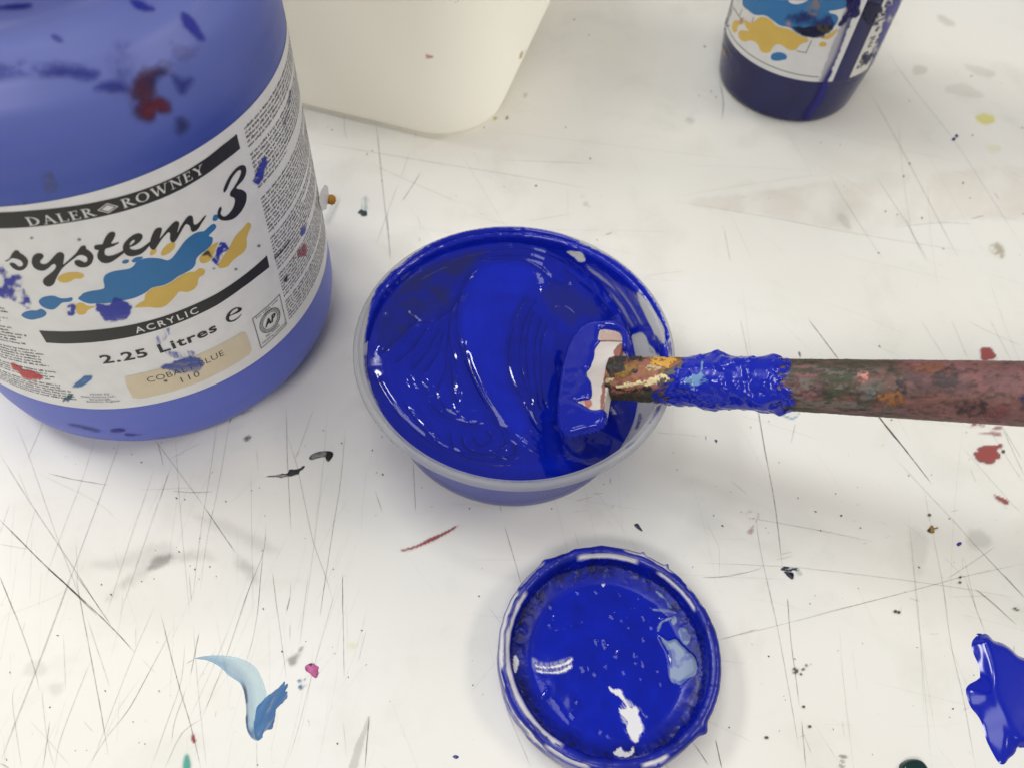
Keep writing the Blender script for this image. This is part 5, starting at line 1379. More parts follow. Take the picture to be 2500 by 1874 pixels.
def crinkle(cx, cy, r, amp, ang, wl, seed):
    global h
    c = on_paint(zP((cx, cy)))[0]
    d = np.hypot(Xp[:, 0]-c[0], Xp[:, 1]-c[1])
    k = sstep(r, r*.35, d)
    ca, sa = math.cos(math.radians(ang)), math.sin(math.radians(ang))
    uu = (Xp[:, 0]*ca+Xp[:, 1]*sa)/wl; vv = (-Xp[:, 0]*sa+Xp[:, 1]*ca)/(wl*3.0)
    h = h+amp*k*(fbm(uu, vv, seed, 3)-.5)


crinkle(370, 930, 5.5, 0.56, 40, 1.38, 3)
crinkle(450, 950, 4, 0.43, 60, 1.50, 4)
crinkle(400, 1090, 6, 0.43, 70, 2.50, 5)
crinkle(450, 1230, 6, 0.31, 30, 2.00, 15)
crinkle(1010, 1270, 9, 0.62, 60, 1.50, 6)
crinkle(1030, 1060, 6, 0.37, 20, 1.25, 7)
crinkle(1130, 1080, 6, 0.37, 10, 1.25, 8)
crinkle(870, 1320, 4, 0.50, 70, 1.75, 9)
crinkle(1150, 1350, 4, 0.43, 30, 1.62, 10)
crinkle(1460, 560, 6, 0.31, 50, 1.50, 14)
crinkle(400, 530, 8, 0.19, 30, 3.00, 11)
h = h+inner_fade*.10*(fbm(u1*.09, v1*.09, 21, 2)-.5)
ztop = base_h(Xp[:, 0], Xp[:, 1])
h = ztop+(h-ztop)*inner_fade
PVt = np.c_[Xp+TC, h]
# sides and bottom close the body of paint just inside the wall
zs = np.linspace(0, 1, 8)[1:]
side = []
for k in zs:
    z = ze*(1-k)+2.0*k
    r = INR(z)-.12
    side.append(np.stack([TC[0]+np.cos(th)*r, TC[1]+np.sin(th)*r, z], -1))
PVb = np.stack([PVt.reshape(NT, NR, 3)[:, i] for i in range(NR)]+side, 1)
nk = PVb.shape[1]
PF_ = grid_faces(NT, nk, True)
# colour: one pigment, slightly unevenly mixed; dark reflections between folds painted in as lines
mixv = fbm(u1*.35+v1*.05, v1*.06, 31, 4); mix2 = fbm(np.hypot(u1, v1)*.25, flow*1.2, 33, 4)
tone = np.clip(.95+.12*(mixv-.5)+.30*(mix2-.5), .6, 1.15)
lines_ = sstep(.60, .70, fbm(u1*1.6+v1*.25, v1*.10+u1*.03, 83, 4))*sstep(26, 10, np.abs(u1-6))*.05
tongue = on_paint(smooth_poly(zP((760,270),(960,265),(1040,330),(1000,430),(900,640),(880,830),(920,980),(990,1100),(1060,1260),(1000,1300),(900,1230),(760,1010),(690,860),(620,720),(610,560),(660,390)), 4))
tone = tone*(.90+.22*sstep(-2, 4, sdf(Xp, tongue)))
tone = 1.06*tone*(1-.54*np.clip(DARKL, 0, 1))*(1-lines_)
skin = on_paint(smooth_poly(zP((140,600),(250,410),(420,290),(620,220),(760,200),(720,270),(620,400),(570,520),(470,600),(380,600),(300,700),(230,760),(160,740)), 4))
skm = sstep(-1.5, 4, sdf(Xp, skin)+3*(fbm(u1*.25, v1*.25, 91, 4)-.5))*(.45+.55*sstep(.35, .65, fbm(u1*.14+v1*.08+2.2*fbm(u1*.11, v1*.11, 97, 3), v1*.2-u1*.1+2.2*fbm(u1*.1+9, v1*.12, 98, 3), 93, 4)))
skin2 = on_paint(smooth_poly(zP((1060,430),(1150,390),(1280,420),(1400,520),(1430,590),(1330,590),(1250,640),(1180,600),(1120,560),(1080,500)), 4))
skm = np.maximum(skm, .6*sstep(-1.5, 4, sdf(Xp, skin2)+3*(fbm(u1*.25, v1*.25, 95, 4)-.5)))
tone = np.c_[tone.reshape(NT, NR), np.full((NT, len(side)), 1.0)]
pc = (BLUE[None, None]*tone[..., None])
sk = np.c_[skm.reshape(NT, NR), np.zeros((NT, len(side)))][..., None]*.85
pc = (pc*(1-sk)+np.array([.014, .017, .10])*sk).reshape(-1, 3)
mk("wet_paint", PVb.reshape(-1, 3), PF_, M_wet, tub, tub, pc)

# paint dragged up the inside of the wall; bare plastic shows where it was wiped
q1 = lambda *p: reg(850, 530, 4.876, p)
q2 = lambda *p: reg(1250, 530, 4.876, p)
q3 = lambda *p: reg(850, 860, 4.252, p)
q4 = lambda *p: reg(1250, 860, 4.252, p)
outer = np.concatenate([q1((195,1500),(215,1320),(240,1160),(262,1020),(340,855),(430,750),(520,645),(700,505),(870,385),(1010,275),(1200,192),(1400,147),(1600,127),(1850,112)),
                        q2((0,108),(200,120),(400,150),(580,190),(700,240),(860,330),(1050,410),(1240,520),(1450,670),(1600,800),(1720,950),(1830,1120),(1890,1280),(1902,1380),(1865,1470),(1850,1560),(1870,1640),(1880,1700))])
innerp = np.concatenate([q2((1480,1700),(1440,1480),(1390,1340),(1280,1120),(1190,970),(1080,850),(880,660),(680,510),(500,430),(200,340),(0,320)),
                         q1((1800,340),(1500,370),(1200,450),(900,600),(650,800),(480,980),(380,1200),(330,1420))])
bareA = smooth_poly(q2((655,408),(690,395),(760,400),(830,415),(858,450),(882,500),(860,525),(800,528),(750,475),(690,432)))
bareB = smooth_poly(q2((1500,890),(1545,925),(1610,990),(1700,1120),(1790,1260),(1832,1400),(1825,1530),(1800,1500),(1740,1420),(1690,1360),(1640,1250),(1570,1100),(1520,970)))
bareC = smooth_poly(q2((1440,1425),(1500,1382),(1560,1372),(1612,1420),(1640,1500),(1690,1560),(1760,1640),(1760,1720),(1470,1720),(1455,1560)))
thinD = smooth_poly(q2((880,540),(1000,590),(1100,650),(1280,770),(1440,880),(1520,960),(1590,1100),(1640,1260),(1700,1370),(1740,1450),(1700,1480),(1620,1420),(1560,1300),(1420,1320),(1330,1180),(1210,970),(1060,780),(940,670)))
sd_line = smooth_poly(q2((880,560),(1150,760),(1330,950),(1480,1180),(1600,1400)), 5, False)


def wall_cover(X, S):
    a = np.ones(len(X))
    d, run = line_field(X, sd_line)
    st = fbm(run*1.6, d*.22, 41, 4)
    thin_ = sstep(-3, 8, sdf(X, thinD))
    a = a*(1-thin_*(.06+.46*sstep(.38, .70, st)))
    nb = 6*(st-.5)
    a = a*(1-sstep(-1.5, 1.5, sdf(X, bareA)+nb*.4))*(1-sstep(-2, 2, sdf(X, bareB)+nb))*(1-sstep(-1.5, 1.5, sdf(X, bareC)+nb*.5))
    return np.clip(a, 0, 1)


decal("wall_paint", np.r_[outer, innerp], WALL_BVH, M_wetskin, BLUE*1.05, tub, tub, step=2.0, lift=.06, edge=2, rag=2.2, ragf=.1, cover=wall_cover, thick=.45, tw=9, lump=.5, closed_smooth=False)
for poly, al in ((q4((1325,640),(1350,650),(1340,720),(1300,790),(1275,800),(1300,720)), .55), (q4((1480,600),(1530,550),(1560,540),(1510,640),(1450,720),(1430,720)), .5), (q4((1180,985),(1300,900),(1330,850),(1290,940),(1220,1010)), .3),
                 (q2((1860,1500),(1900,1480),(1935,1560),(1940,1660),(1900,1660),(1870,1600)), .5), (q2((1640,1490),(1655,1500),(1650,1530),(1636,1510)), .9), (q2((1635,1555),(1660,1570),(1680,1610),(1665,1610),(1640,1580)), .9), (q2((1705,1570),(1730,1590),(1750,1640),(1730,1640)), .8),
                 (q1((430,790),(520,735),(530,760),(470,830)), -.4)):
    if al > 0:
        decal("wall_streak", poly, WALL_BVH, M_wetskin, BLUE, tub, tub, step=2.0, lift=.08, edge=3, rag=3, cover=lambda X, S, al=al: al*(.3+1.1*sstep(.3, .6, fbm(X[:, 0]*.12, X[:, 1]*.04, 5, 3))), seed=9)
decal("rim_haze", np.concatenate([q3((195,0),(215,170),(260,330),(380,560),(520,740),(700,930),(900,1080),(1200,1200),(1500,1275),(1786,1300)), q4((200,1290),(500,1225),(800,1120),(1000,1030),(1000,1055),(800,1150),(500,1255),(200,1325)), q3((1700,1330),(1400,1290),(1100,1200),(850,1090),(640,930),(450,720),(320,560),(215,340),(175,170),(160,0))]),
      WALL_BVH, M_wetskin, BLUE, tub, tub, step=2.2, lift=.06, edge=8, rag=5, cover=lambda X, S: .75*sstep(.25, .6, fbm(X[:, 0]*.03, X[:, 1]*.05, 6, 4)), seed=4, closed_smooth=False)

# ------------------------------------------------------------------ the flat stirrer: blade in the paint, crusted handle over the rim
P0 = on_z([(1480, 922)], 36.0)[0]
zz_ = np.arange(36, 140, .25)
for z in zz_:
    P1 = on_z([(2500, 961)], z)[0]
    if z-36 >= math.tan(math.radians(22))*np.hypot(*(P1-P0)[:2]):
        break
AX = (P1-P0)/np.linalg.norm(P1-P0)
LEN = np.linalg.norm(P1-P0)
EH = np.cross([0, 0, 1.], AX); EH /= np.linalg.norm(EH)        # level, across the stick
NU = np.cross(AX, EH)                                          # up, square to the blade
spat = thing("paint_stirrer", "flat wooden paint stirrer with a crusted round handle, resting across the tub", "stirrer", tuple(P0))

# handle
nt_, na_ = 420, 110


def along(px_x):
    """distance along the stick's axis at a photo column"""
    q = np.linspace(-10, LEN+70, 2000); Q = P0+q[:, None]*AX-EYE
    xs = PX+F_PX*(Q@RGT)/(Q@FWD)
    return float(np.interp(px_x, xs, q))


tt = np.linspace(along(1492), LEN+70, nt_); aa = np.arange(na_)/na_*2*np.pi
R0, R1 = 7.2, 9.3
rad = R0+(R1-R0)*np.clip(tt/LEN, 0, 1.4)
TT, AA = np.meshgrid(tt, aa, indexing='ij')
RAD = np.repeat(rad[:, None], na_, 1)
crust = fbm(TT.ravel()*.35, AA.ravel()*4, 5, 5).reshape(TT.shape)
fine = fbm(TT.ravel()*1.4, AA.ravel()*12, 15, 4).reshape(TT.shape)
k_cr = sstep(95, 20, TT)
RAD = RAD+.55*(crust-.5)*(.35+k_cr)+.22*(fine-.5)
crk = fbm(TT.ravel()*.5, AA.ravel()*9, 77, 4).reshape(TT.shape)
RAD = RAD-.28*sstep(.035, .0, np.abs(crk-.5))*sstep(28, 48, TT)*sstep(85, 60, TT)
endcap = np.sqrt(np.clip(1-np.clip((TT-(LEN+63))/7, 0, 1)**2, 0, 1)); RAD = RAD*endcap+.02
HV = P0+TT[..., None]*AX+(np.cos(AA)*RAD)[..., None]*EH*-1+(np.sin(AA)*RAD)[..., None]*NU
# aa = 90 deg is the upper side, 180 the far side
c_mau = np.array(srgb(128, 90, 90)); c_dk = np.array(srgb(60, 52, 53)); c_ol = np.array(srgb(84, 80, 62)); c_pk = np.array(srgb(168, 104, 98)); c_oc = np.array(srgb(176, 132, 58))
c_cr = np.array(srgb(224, 206, 160)); c_bk = np.array(srgb(38, 38, 36)); c_gn = np.array(srgb(76, 90, 64)); c_gy = np.array(srgb(120, 112, 104)); c_or = np.array(srgb(122, 84, 66))
C = np.tile(c_mau, (*TT.shape, 1))


def nz(ft, fa, seed, o=4):
    return fbm(TT.ravel()*ft, AA.ravel()*fa, seed, o).reshape(TT.shape)


def lay(mask, col):
    global C
    mask = np.clip(mask, 0, 1)[..., None]; C = C*(1-mask)+np.asarray(col)*mask


lay(sstep(.48, .70, nz(.09, 2.0, 2))*.5, c_dk)
lay(sstep(.56, .70, nz(.16, 3.0, 3))*.35, c_pk*.8)
lay(sstep(.54, .62, nz(.07, 1.6, 4))*sstep(along(1950), along(2050), TT)*.32, c_or)
lay(sstep(.5, .6, nz(.22, 4, 5))*sstep(along(2350), along(2100), TT)*.75, c_dk)
mid = sstep(along(1880), along(1920), TT)*sstep(along(2250), along(2080), TT)
lay(mid*sstep(.42, .56, nz(.12, 2, 6))*.85, c_ol*.75)
lay(mid*sstep(.57, .66, nz(.2, 3, 7))*.6, c_gn*.75)
lay(mid*sstep(.5, .58, nz(.3, 7, 8))*sstep(1.9, 1.4, AA)*.8, c_gy)
lay(sstep(.6, .68, nz(.5, 9, 9))*.5, c_bk)
near = sstep(along(1760), along(1720), TT)
lay(near, c_ol*.8)
lay(near*sstep(.34, .44, nz(.22, 2.4, 10)), c_pk*.9)
lay(near*.55*sstep(.5, .62, nz(.6, 6, 12)), c_oc*.8)
C = C*(.62+.5*nz(1.1, 14, 17, 4))[..., None]
M_crust = paint_mat("crusted_paint", .55, spec=.35, alpha=False, bump=.5, bscale=700)
hf = grid_faces(nt_, na_)
hf = np.concatenate([hf, np.stack([np.arange(nt_-1)*na_+na_-1, (np.arange(nt_-1)+1)*na_+na_-1, (np.arange(nt_-1)+1)*na_, np.arange(nt_-1)*na_], -1)])
handle = mk("handle", HV.reshape(-1, 3), hf, M_crust, spat, spat, C.reshape(-1, 3))
HAND_BVH = bvh_of(HV.reshape(-1, 3), hf)
for poly, col, al, lab in ((zG((1430,270),(1445,250),(1475,245),(1490,262),(1480,282),(1455,288)), srgb(206, 140, 128), .95, 'salmon pink spot on the handle'), (zG((1520,340),(1580,335),(1640,350),(1650,380),(1600,400),(1540,385),(1520,362)), srgb(150, 98, 52), .85, 'ochre patch on the handle'),
                           (zG((1615,285),(1650,280),(1660,310),(1650,345),(1625,340)), (.03, .025, .03), .9, None), (zG((1200,290),(1250,260),(1300,262),(1390,260),(1405,280),(1350,290),(1260,290)), srgb(74, 92, 58), .5, 'mossy green smear on the handle'),
                           (zG((1690,220),(1800,205),(1850,230),(1800,250),(1710,248)), srgb(150, 96, 70), .6, None), (zG((1800,240),(1880,225),(1900,290),(1850,325),(1790,290)), srgb(70, 60, 62), .8, None), (zG((2195,350),(2230,345),(2230,410),(2200,395)), srgb(34, 30, 110), .9, None),
                           (zG((1900,390),(2000,370),(2060,420),(1980,450),(1890,430)), srgb(56, 46, 48), .7, None), (zG((2010,440),(2100,400),(2150,440),(2080,480)), srgb(130, 74, 76), .7, None), (zG((1450,345),(1520,320),(1520,360),(1470,370)), srgb(120, 128, 132), .6, None)):
    o = decal("crust_patch", poly, HAND_BVH, M_dry, col, handle, spat, step=2.2, lift=.12, edge=9, rag=8, cover=lambda X, S, al=al: .85*al*(.1+1.0*sstep(.3, .6, fbm(X[:, 0]*.09, X[:, 1]*.12, 6, 4))), seed=len(bpy.data.objects), thick=.12, tw=6)
    if o and lab:
        o['label'] = lab

q4h = lambda *p: reg(1250, 860, 4.252, p)
for poly, col, al, sd_ in ((q4h((940,330),(1040,410),(1200,420),(1400,395),(1600,380),(1600,540),(940,540)), c_ol*.5, 1, 3),
                           (q4h((1000,70),(1150,25),(1350,20),(1345,60),(1210,110),(1190,160),(1300,170),(1290,215),(1180,200),(1090,240),(1010,250),(985,150)), c_bk*1.1, 1, 5),
                           (q4h((1080,200),(1190,120),(1300,110),(1300,190),(1200,230),(1100,290),(1070,270)), c_oc*.65, .9, 8),
                           (q4h((1450,60),(1560,50),(1690,60),(1700,110),(1640,150),(1540,150),(1460,140)), srgb(206, 156, 62), 1, 11),
                           (q4h((1380,160),(1480,130),(1560,150),(1500,190),(1420,200)), c_cr*.9, .7, 13),
                           (q4h((1080,352),(1170,325),(1260,310),(1330,290),(1400,285),(1500,240),(1600,225),(1640,290),(1520,330),(1400,345),(1240,345),(1100,372)), c_cr, 1, 17),
                           (q4h((985,270),(1050,262),(1045,310),(990,318)), c_cr*.8, .9, 18),
                           (q4h((935,318),(1000,330),(1050,345),(1120,352),(1180,380),(1260,385),(1380,350),(1440,360),(1400,392),(1240,415),(1160,405),(1050,372),(960,350)), c_bk*.7, 1, 19),
                           (q4h((1640,170),(1760,110),(1860,120),(1860,190),(1740,240),(1640,262),(1560,300),(1530,270)), c_gy*.55, 1, 23),
                           (q4h((1560,360),(1500,300),(1600,250),(1700,260),(1680,330),(1620,380)), c_ol*1.0, .8, 29)):
    decal("crust_patch", poly, HAND_BVH, M_dry, col, handle, spat, step=1.8, lift=.10+.02*sd_*.1, edge=3, rag=7, ragf=.16, cover=lambda X, S, al=al, sd_=sd_: al*np.clip(.15+1.3*sstep(.28, .5, fbm(X[:, 0]*.13, X[:, 1]*.16, sd_, 4)), 0, 1), seed=sd_, thick=.35, tw=7, lump=.8)

# the collar of wet blue paint round the handle
ta0, ta1 = along(1635), along(1912)
n1, n2 = 190, 170
t1 = np.linspace(ta0-3, ta1+4, n1); a1 = np.arange(n2)/n2*2*np.pi
T1, A1 = np.meshgrid(t1, a1, indexing='ij')
edge_lo = ta0+8.0*(.5+.5*np.cos(A1-2.3))+2.4*(fbm(np.cos(A1).ravel()*2+9, np.sin(A1).ravel()*2+4, 3, 3).reshape(A1.shape)-.5)*2-1.5
edge_hi = ta1+2.2*(fbm(np.cos(A1).ravel()*2.4+19, np.sin(A1).ravel()*2.4+14, 8, 4).reshape(A1.shape)-.5)*2.4-2*np.sin(A1)
sd = np.minimum(T1-edge_lo, edge_hi-T1)
lum = fbm(T1.ravel()*.17, A1.ravel()*1.2, 23, 3).reshape(T1.shape)
lum2 = fbm(T1.ravel()*.42, A1.ravel()*2.9, 29, 2).reshape(T1.shape)
hh = (.26+2.7*np.clip(lum-.44, 0, 1)*1.6+.16*(lum2-.5))*np.sqrt(np.clip(sd/2.6, 0, 1))
hh = hh+1.9*np.exp(-((T1-along(1750))/3.2)**2)*np.exp(-((np.angle(np.exp(1j*(A1-2.6))))/.5)**2)+1.2*np.exp(-((T1-along(1885))/2.4)**2)*np.exp(-((np.angle(np.exp(1j*(A1-2.7))))/.5)**2)
hh = np.where(sd > 0, hh+.35, .35+sd*.9)
rb = R0+(R1-R0)*T1/LEN
CV = P0+T1[..., None]*AX+(np.cos(A1)*(rb+hh))[..., None]*EH*-1+(np.sin(A1)*(rb+hh))[..., None]*NU
cf = grid_faces(n1, n2)
cf = np.concatenate([cf, np.stack([np.arange(n1-1)*n2+n2-1, (np.arange(n1-1)+1)*n2+n2-1, (np.arange(n1-1)+1)*n2, np.arange(n1-1)*n2], -1)])
for poly, sd_ in ((zG((470,340),(540,270),(640,200),(730,165),(760,200),(720,420),(600,400),(510,392)), 3), (zG((980,180),(1080,185),(1120,215),(1090,300),(1135,370),(1120,412),(1020,425),(960,400)), 6)):
    decal("thin_film", poly, HAND_BVH, M_wetskin, BLUE*1.1, handle, spat, step=1.8, lift=.55, edge=10, rag=12, ragf=.1, cover=lambda X, S, sd_=sd_: sstep(.28, .52, fbm(X[:, 0]*.07, X[:, 1]*.16, sd_, 4)), seed=sd_)
COLL_BVH = bvh_of(CV.reshape(-1, 3), cf)
collar = mk("wet_collar", CV.reshape(-1, 3), cf, paint_mat("wet_lumpy_acrylic", .2, spec=.5, alpha=False), spat, spat, np.tile(BLUE*1.05, (n1*n2, 1)))

decal("pale_streak", zG((610,288),(650,262),(688,250),(697,196),(706,204),(702,252),(728,288),(700,298),(652,328),(640,302)), COLL_BVH, M_wetskin, srgb(120, 160, 205), collar, spat, step=1.8, lift=.12, edge=3, rag=3,
      cover=lambda X, S: .85*sstep(.3, .55, fbm(X[:, 0]*.05, X[:, 1]*.16, 4, 3)), seed=4)
# blade
TH = 6.0
PB = P0+NU*3.6                                    # a point on its upper face
bl = on_plane(smooth_poly(zP((1500,655),(1522,690),(1520,740),(1500,790),(1470,860),(1448,940),(1430,1010),(1415,1090),(1380,1130),(1330,1150),(1280,1150),(1200,1120),(1180,1000),(1190,880),(1215,760),(1260,690),(1330,640),(1430,640)), 3), PB, NU)
n = len(bl)
mid_ = bl.mean(0)
low = bl-NU*TH
inset = mid_+(bl-mid_)*.955
V = np.r_[inset, bl-NU*.55, low+NU*.5, (mid_+(low+NU*TH-mid_)*.96)-NU*TH]
# drop the far end into the paint: bend downwards along the blade
F_ = [tuple(range(n))[::-1]]
for k in range(3):
    F_ += [(k*n+i, (k+1)*n+i, (k+1)*n+(i+1) % n, k*n+(i+1) % n) for i in range(n)]
F_.append(tuple(range(3*n, 4*n)))
m_blade, nt, b = new_mat("pale_wood_blade")
tc = nt.nodes.new("ShaderNodeTexCoord"); n_ = nt.nodes.new("ShaderNodeTexNoise"); n_.inputs["Scale"].default_value = 120; n_.inputs["Detail"].default_value = 6
mp = nt.nodes.new("ShaderNodeMapping"); mp.inputs["Scale"].default_value = (.35, 1.4, 1)
rp = nt.nodes.new("ShaderNodeValToRGB"); e = rp.color_ramp.elements
e[0].position = .3; e[0].color = (.60, .53, .48, 1); e[1].position = .62; e[1].color = (.70, .665, .63, 1)
nt.links.new(tc.outputs["Object"], mp.inputs[0]); nt.links.new(mp.outputs[0], n_.inputs["Vector"]); nt.links.new(n_.outputs[0], rp.inputs[0]); nt.links.new(rp.outputs[0], b.inputs["Base Color"])
b.inputs["Roughness"].default_value = .32
blade = mk("blade", V, F_, m_blade, spat, spat, smooth=False)
BL_BVH = bvh_of(V, F_)
decal("worn_shoulder", zP((1482,745),(1520,725),(1522,790),(1490,800),(1450,880),(1425,980),(1420,1090),(1400,1085),(1405,1000),(1415,930),(1445,850),(1470,800)), BL_BVH, M_dry, srgb(158, 96, 86), blade, spat, step=2, lift=.05, edge=2, rag=3, cover=lambda X, S: .55+.45*fbm(X[:, 0]*.1, X[:, 1]*.03, 3), seed=3)
decal("worn_shoulder", zP((1290,1040),(1340,1030),(1350,1062),(1330,1080),(1300,1062)), BL_BVH, M_dry, srgb(196, 120, 104), blade, spat, step=2, lift=.05, edge=4, rag=3, cover=blotch(.08, .2, .6, 4), seed=3)


decal("crease", zP((1375,709),(1440,706),(1505,708),(1520,712),(1505,715),(1440,713),(1375,715)), BL_BVH, M_dry, srgb(120, 92, 84), blade, spat, step=1.4, lift=.06, edge=2, cover=lambda X, S: .7+0*S, seed=3)
decal("wood_tint", zP((1400,650),(1440,640),(1500,655),(1515,700),(1500,708),(1400,706)), BL_BVH, M_stain, srgb(206, 168, 156), blade, spat, step=2, lift=.04, edge=6, rag=4, cover=lambda X, S: .25+.4*fbm(X[:, 0]*.05, X[:, 1]*.05, 5, 3), seed=3)


def coat(name, poly, zmax, w, step=2.0, rag=1.5, seed=2, drop=0.0):
    """a rounded layer of wet paint on the blade's upper face, its rim tucked below the face"""
    P = smooth_poly(poly, 5)
    m = 3*step; x0, y0 = P.min(0)-m; x1, y1 = P.max(0)+m
    nx = int((x1-x0)/step)+2; ny = int((y1-y0)/step)+2
    gx, gy = np.meshgrid(x0+np.arange(nx)*step, y0+np.arange(ny)*step, indexing='ij')
    X = np.c_[gx.ravel(), gy.ravel()]
    S = sdf(X, P)+rag*2*(fbm(X[:, 0]*.05, X[:, 1]*.05, seed, 3)-.5)
    k = np.clip(S/w, 0, 1)
    hgt = zmax*np.sqrt(1-(1-k)**2)*(.85+.3*fbm(X[:, 0]*.03, X[:, 1]*.03, seed+1, 3))+.10
    hgt = np.where(S > 0, hgt, .10+S*.5)
    V = on_plane(X, PB, NU)+NU*hgt[:, None]
    Fq = grid_faces(nx, ny); Fq = Fq[(S[Fq] > -2.2*step).all(1)]
    used = np.unique(Fq); rm = np.full(len(X), -1); rm[used] = np.arange(len(used)); Fq = rm[Fq][:, ::-1]
    return mk(name, V[used], Fq, M_wet, spat, spat, np.tile(BLUE, (len(used), 1)))


coat("wet_coat", zP((1330,612),(1400,602),(1480,604),(1535,640),(1556,700),(1540,752),(1522,748),(1518,690),(1498,655),(1440,640),(1398,650),(1386,700),(1398,712),(1370,752),(1364,800),(1340,858),(1322,888),(1346,940),(1350,1000),(1340,1028),(1270,1046),(1300,1062),(1350,1092),(1400,1088),(1424,1100),(1424,1140),(1390,1180),(1310,1200),(1220,1222),(1170,1200),(1160,1100),(1170,960),(1190,840),(1220,740),(1270,660)), 1.3, 12)
coat("wet_drip", zP((1255,1018),(1290,1000),(1345,1010),(1340,1030),(1290,1036),(1250,1040)), .9, 6, seed=8)

# ------------------------------------------------------------------ the lid lying upside down
LC = np.array([38.2, 80.6]); LR = 34.4; LH = 11.8
lid = thing("jar_lid", "white screw lid lying upside down, filled with glossy blue paint", "lid", (LC[0], LC[1], 0))
LPROF = densify([(0, .4), (30, .4), (33.4, .3), (34.2, .9), (34.5, 2.2), (34.6, 9.5), (34.5, 11.0), (34.0, 11.7), (33.2, 11.9), (32.6, 11.8), (32.1, 11.3), (31.7, 10.2), (31.3, 6), (31.0, 4.4), (30.0, 3.6), (0, 3.4)], .45)
nl = 720
prof_n = len(LPROF)
la = np.arange(nl)/nl*2*np.pi
LA, LI = np.meshgrid(la, np.arange(prof_n), indexing='ij')
pr_ = LPROF[:, 0][LI]; pz_ = LPROF[:, 1][LI]
arc = np.r_[0, np.cumsum(np.hypot(*np.diff(LPROF, axis=0).T))][LI]
i_rim = int(np.argmax(LPROF[:, 1])); arc_rim = arc[0, i_rim]
ca_, sa_ = np.cos(LA), np.sin(LA)
n_big = fbm((ca_*6+20).ravel(), (sa_*6+20+arc*.10).ravel(), 3, 4).reshape(LA.shape)
n_st = fbm((LA*9).ravel(), (arc*1.1).ravel(), 5, 4).reshape(LA.shape)
deg = np.degrees(LA)


def angwin(a, b, soft_=4):
    d = (deg-a) % 360; w = (b-a) % 360
    return sstep(0, soft_, d)*sstep(w, w-soft_, d)*(d <= w)


def band(a, b, c0, c1, sft=.25):
    """white showing between two distances from the rim's crown (mm; minus is outside)"""
    e = arc-arc_rim+.9*(n_big-.5)
    return angwin(a, b)*sstep(c0-sft, c0+sft, e)*sstep(c1+sft, c1-sft, e)*sstep(.30, .42, n_st+.12)


white = np.zeros_like(LA)
for (a, b_, c0, c1) in ((148, 176, .5, 1.7), (170, 246, .1, 1.5), (150, 196, -1.9, -.6), (182, 205, -2.6, -1.6), (72, 112, .7, 2.2), (28, 62, 1.0, 1.9), (100, 118, -2.6, -1.4), (52, 84, -1.5, -.6), (28, 48, -2.2, -.9), (60, 72, -3.0, -2.0),
                         (236, 262, -2.4, -1.0), (285, 302, -1.2, -.3), (226, 240, -7, -3.0), (205, 232, -5.5, -2.2), (128, 150, -1.6, -.9)):
    white = np.maximum(white, band(a, b_, c0, c1))
thk = .75*(1-white)*(.4+1.1*n_big)*sstep(6, 12, arc)*sstep(arc_rim+11, arc_rim+8.5, arc)
lumps = np.clip(fbm((LA*26).ravel(), (arc*.9).ravel(), 9, 4).reshape(LA.shape)-.55, 0, 1)*5.0*sstep(arc_rim+1.5, arc_rim+4, arc)*sstep(arc_rim+14, arc_rim+8, arc)
spur = np.zeros_like(LA)
for (a, w, hgt) in ((-36, 3.0, 1.5), (72, 1.6, 1.2), (95, 2.5, .7), (128, 3.5, .9), (17, 4, .5), (-65, 3, .6), (58, 1.2, 1.6), (110, 2, .5)):
    spur += hgt*np.exp(-((np.angle(np.exp(1j*(LA-math.radians(a)))))/math.radians(w))**2)*np.exp(-((arc-arc_rim+2.6)/1.1)**2)
dr = np.gradient(LPROF[:, 0]); dz = np.gradient(LPROF[:, 1]); q = np.hypot(dr, dz)+1e-9
nr_, nz_p = (dz/q)[LI], (-dr/q)[LI]
off = thk+lumps*.5+spur
rr_ = pr_+nr_*off; zz2 = np.maximum(pz_+nz_p*off, .15)
LVv = np.stack([LC[0]+ca_*rr_, LC[1]+sa_*rr_, zz2], -1)
streaky = sstep(.42, .6, n_st)
bluec = BLUE*np.clip(.75+.6*(n_big-.5), .4, 1.2)[..., None]
whitec = np.array([.70, .69, .70])
skirt = sstep(arc_rim-3.5, arc_rim-7, arc)*angwin(170, 300, 20)*streaky*.35      # brushed-thin paint on the outer skirt
wmix = np.clip(white+skirt, 0, 1)[..., None]
LCc = bluec*(1-wmix)+whitec*wmix
M_lid = paint_mat("painted_lid", .3, spec=.5, alpha=False, bump=.25, bscale=500)
mk("body", LVv.reshape(-1, 3), grid_faces(nl, prof_n, True), M_lid, lid, lid, LCc.reshape(-1, 3))

# the pool of paint inside: a fine round sheet
zL = lambda *p: reg(1150, 1280, 2.791, p)
gs = .2; gn = int(2*31.8/gs)+1
gx_ = (np.arange(gn)-(gn-1)/2)*gs
GX, GY = np.meshgrid(gx_, gx_, indexing='ij')
X2 = np.c_[GX.ravel(), GY.ravel()]
r2 = np.hypot(X2[:, 0], X2[:, 1]); a2 = np.arctan2(X2[:, 1], X2[:, 0])
L2 = lambda *p: on_z(smooth_poly(zL(*p), 4), 4.4)[:, :2]-LC
L1 = lambda *p: on_z(smooth_poly(zL(*p), 5, False), 4.4)[:, :2]-LC
ring_ = sstep(24, 31, r2)
h2 = 4.3+1.7*ring_+ring_*.4*(fbm(X2[:, 0]*.22, X2[:, 1]*.22, 3, 3)-.45)*sstep(23, 29, r2)
h2 = h2+.9*sstep(24.5, 29, r2)*np.clip(.6+.4*np.cos(a2-2.4), 0, 1)*np.clip(fbm(X2[:, 0]*.32, X2[:, 1]*.32, 66, 3)-.45, 0, 1)*1.5
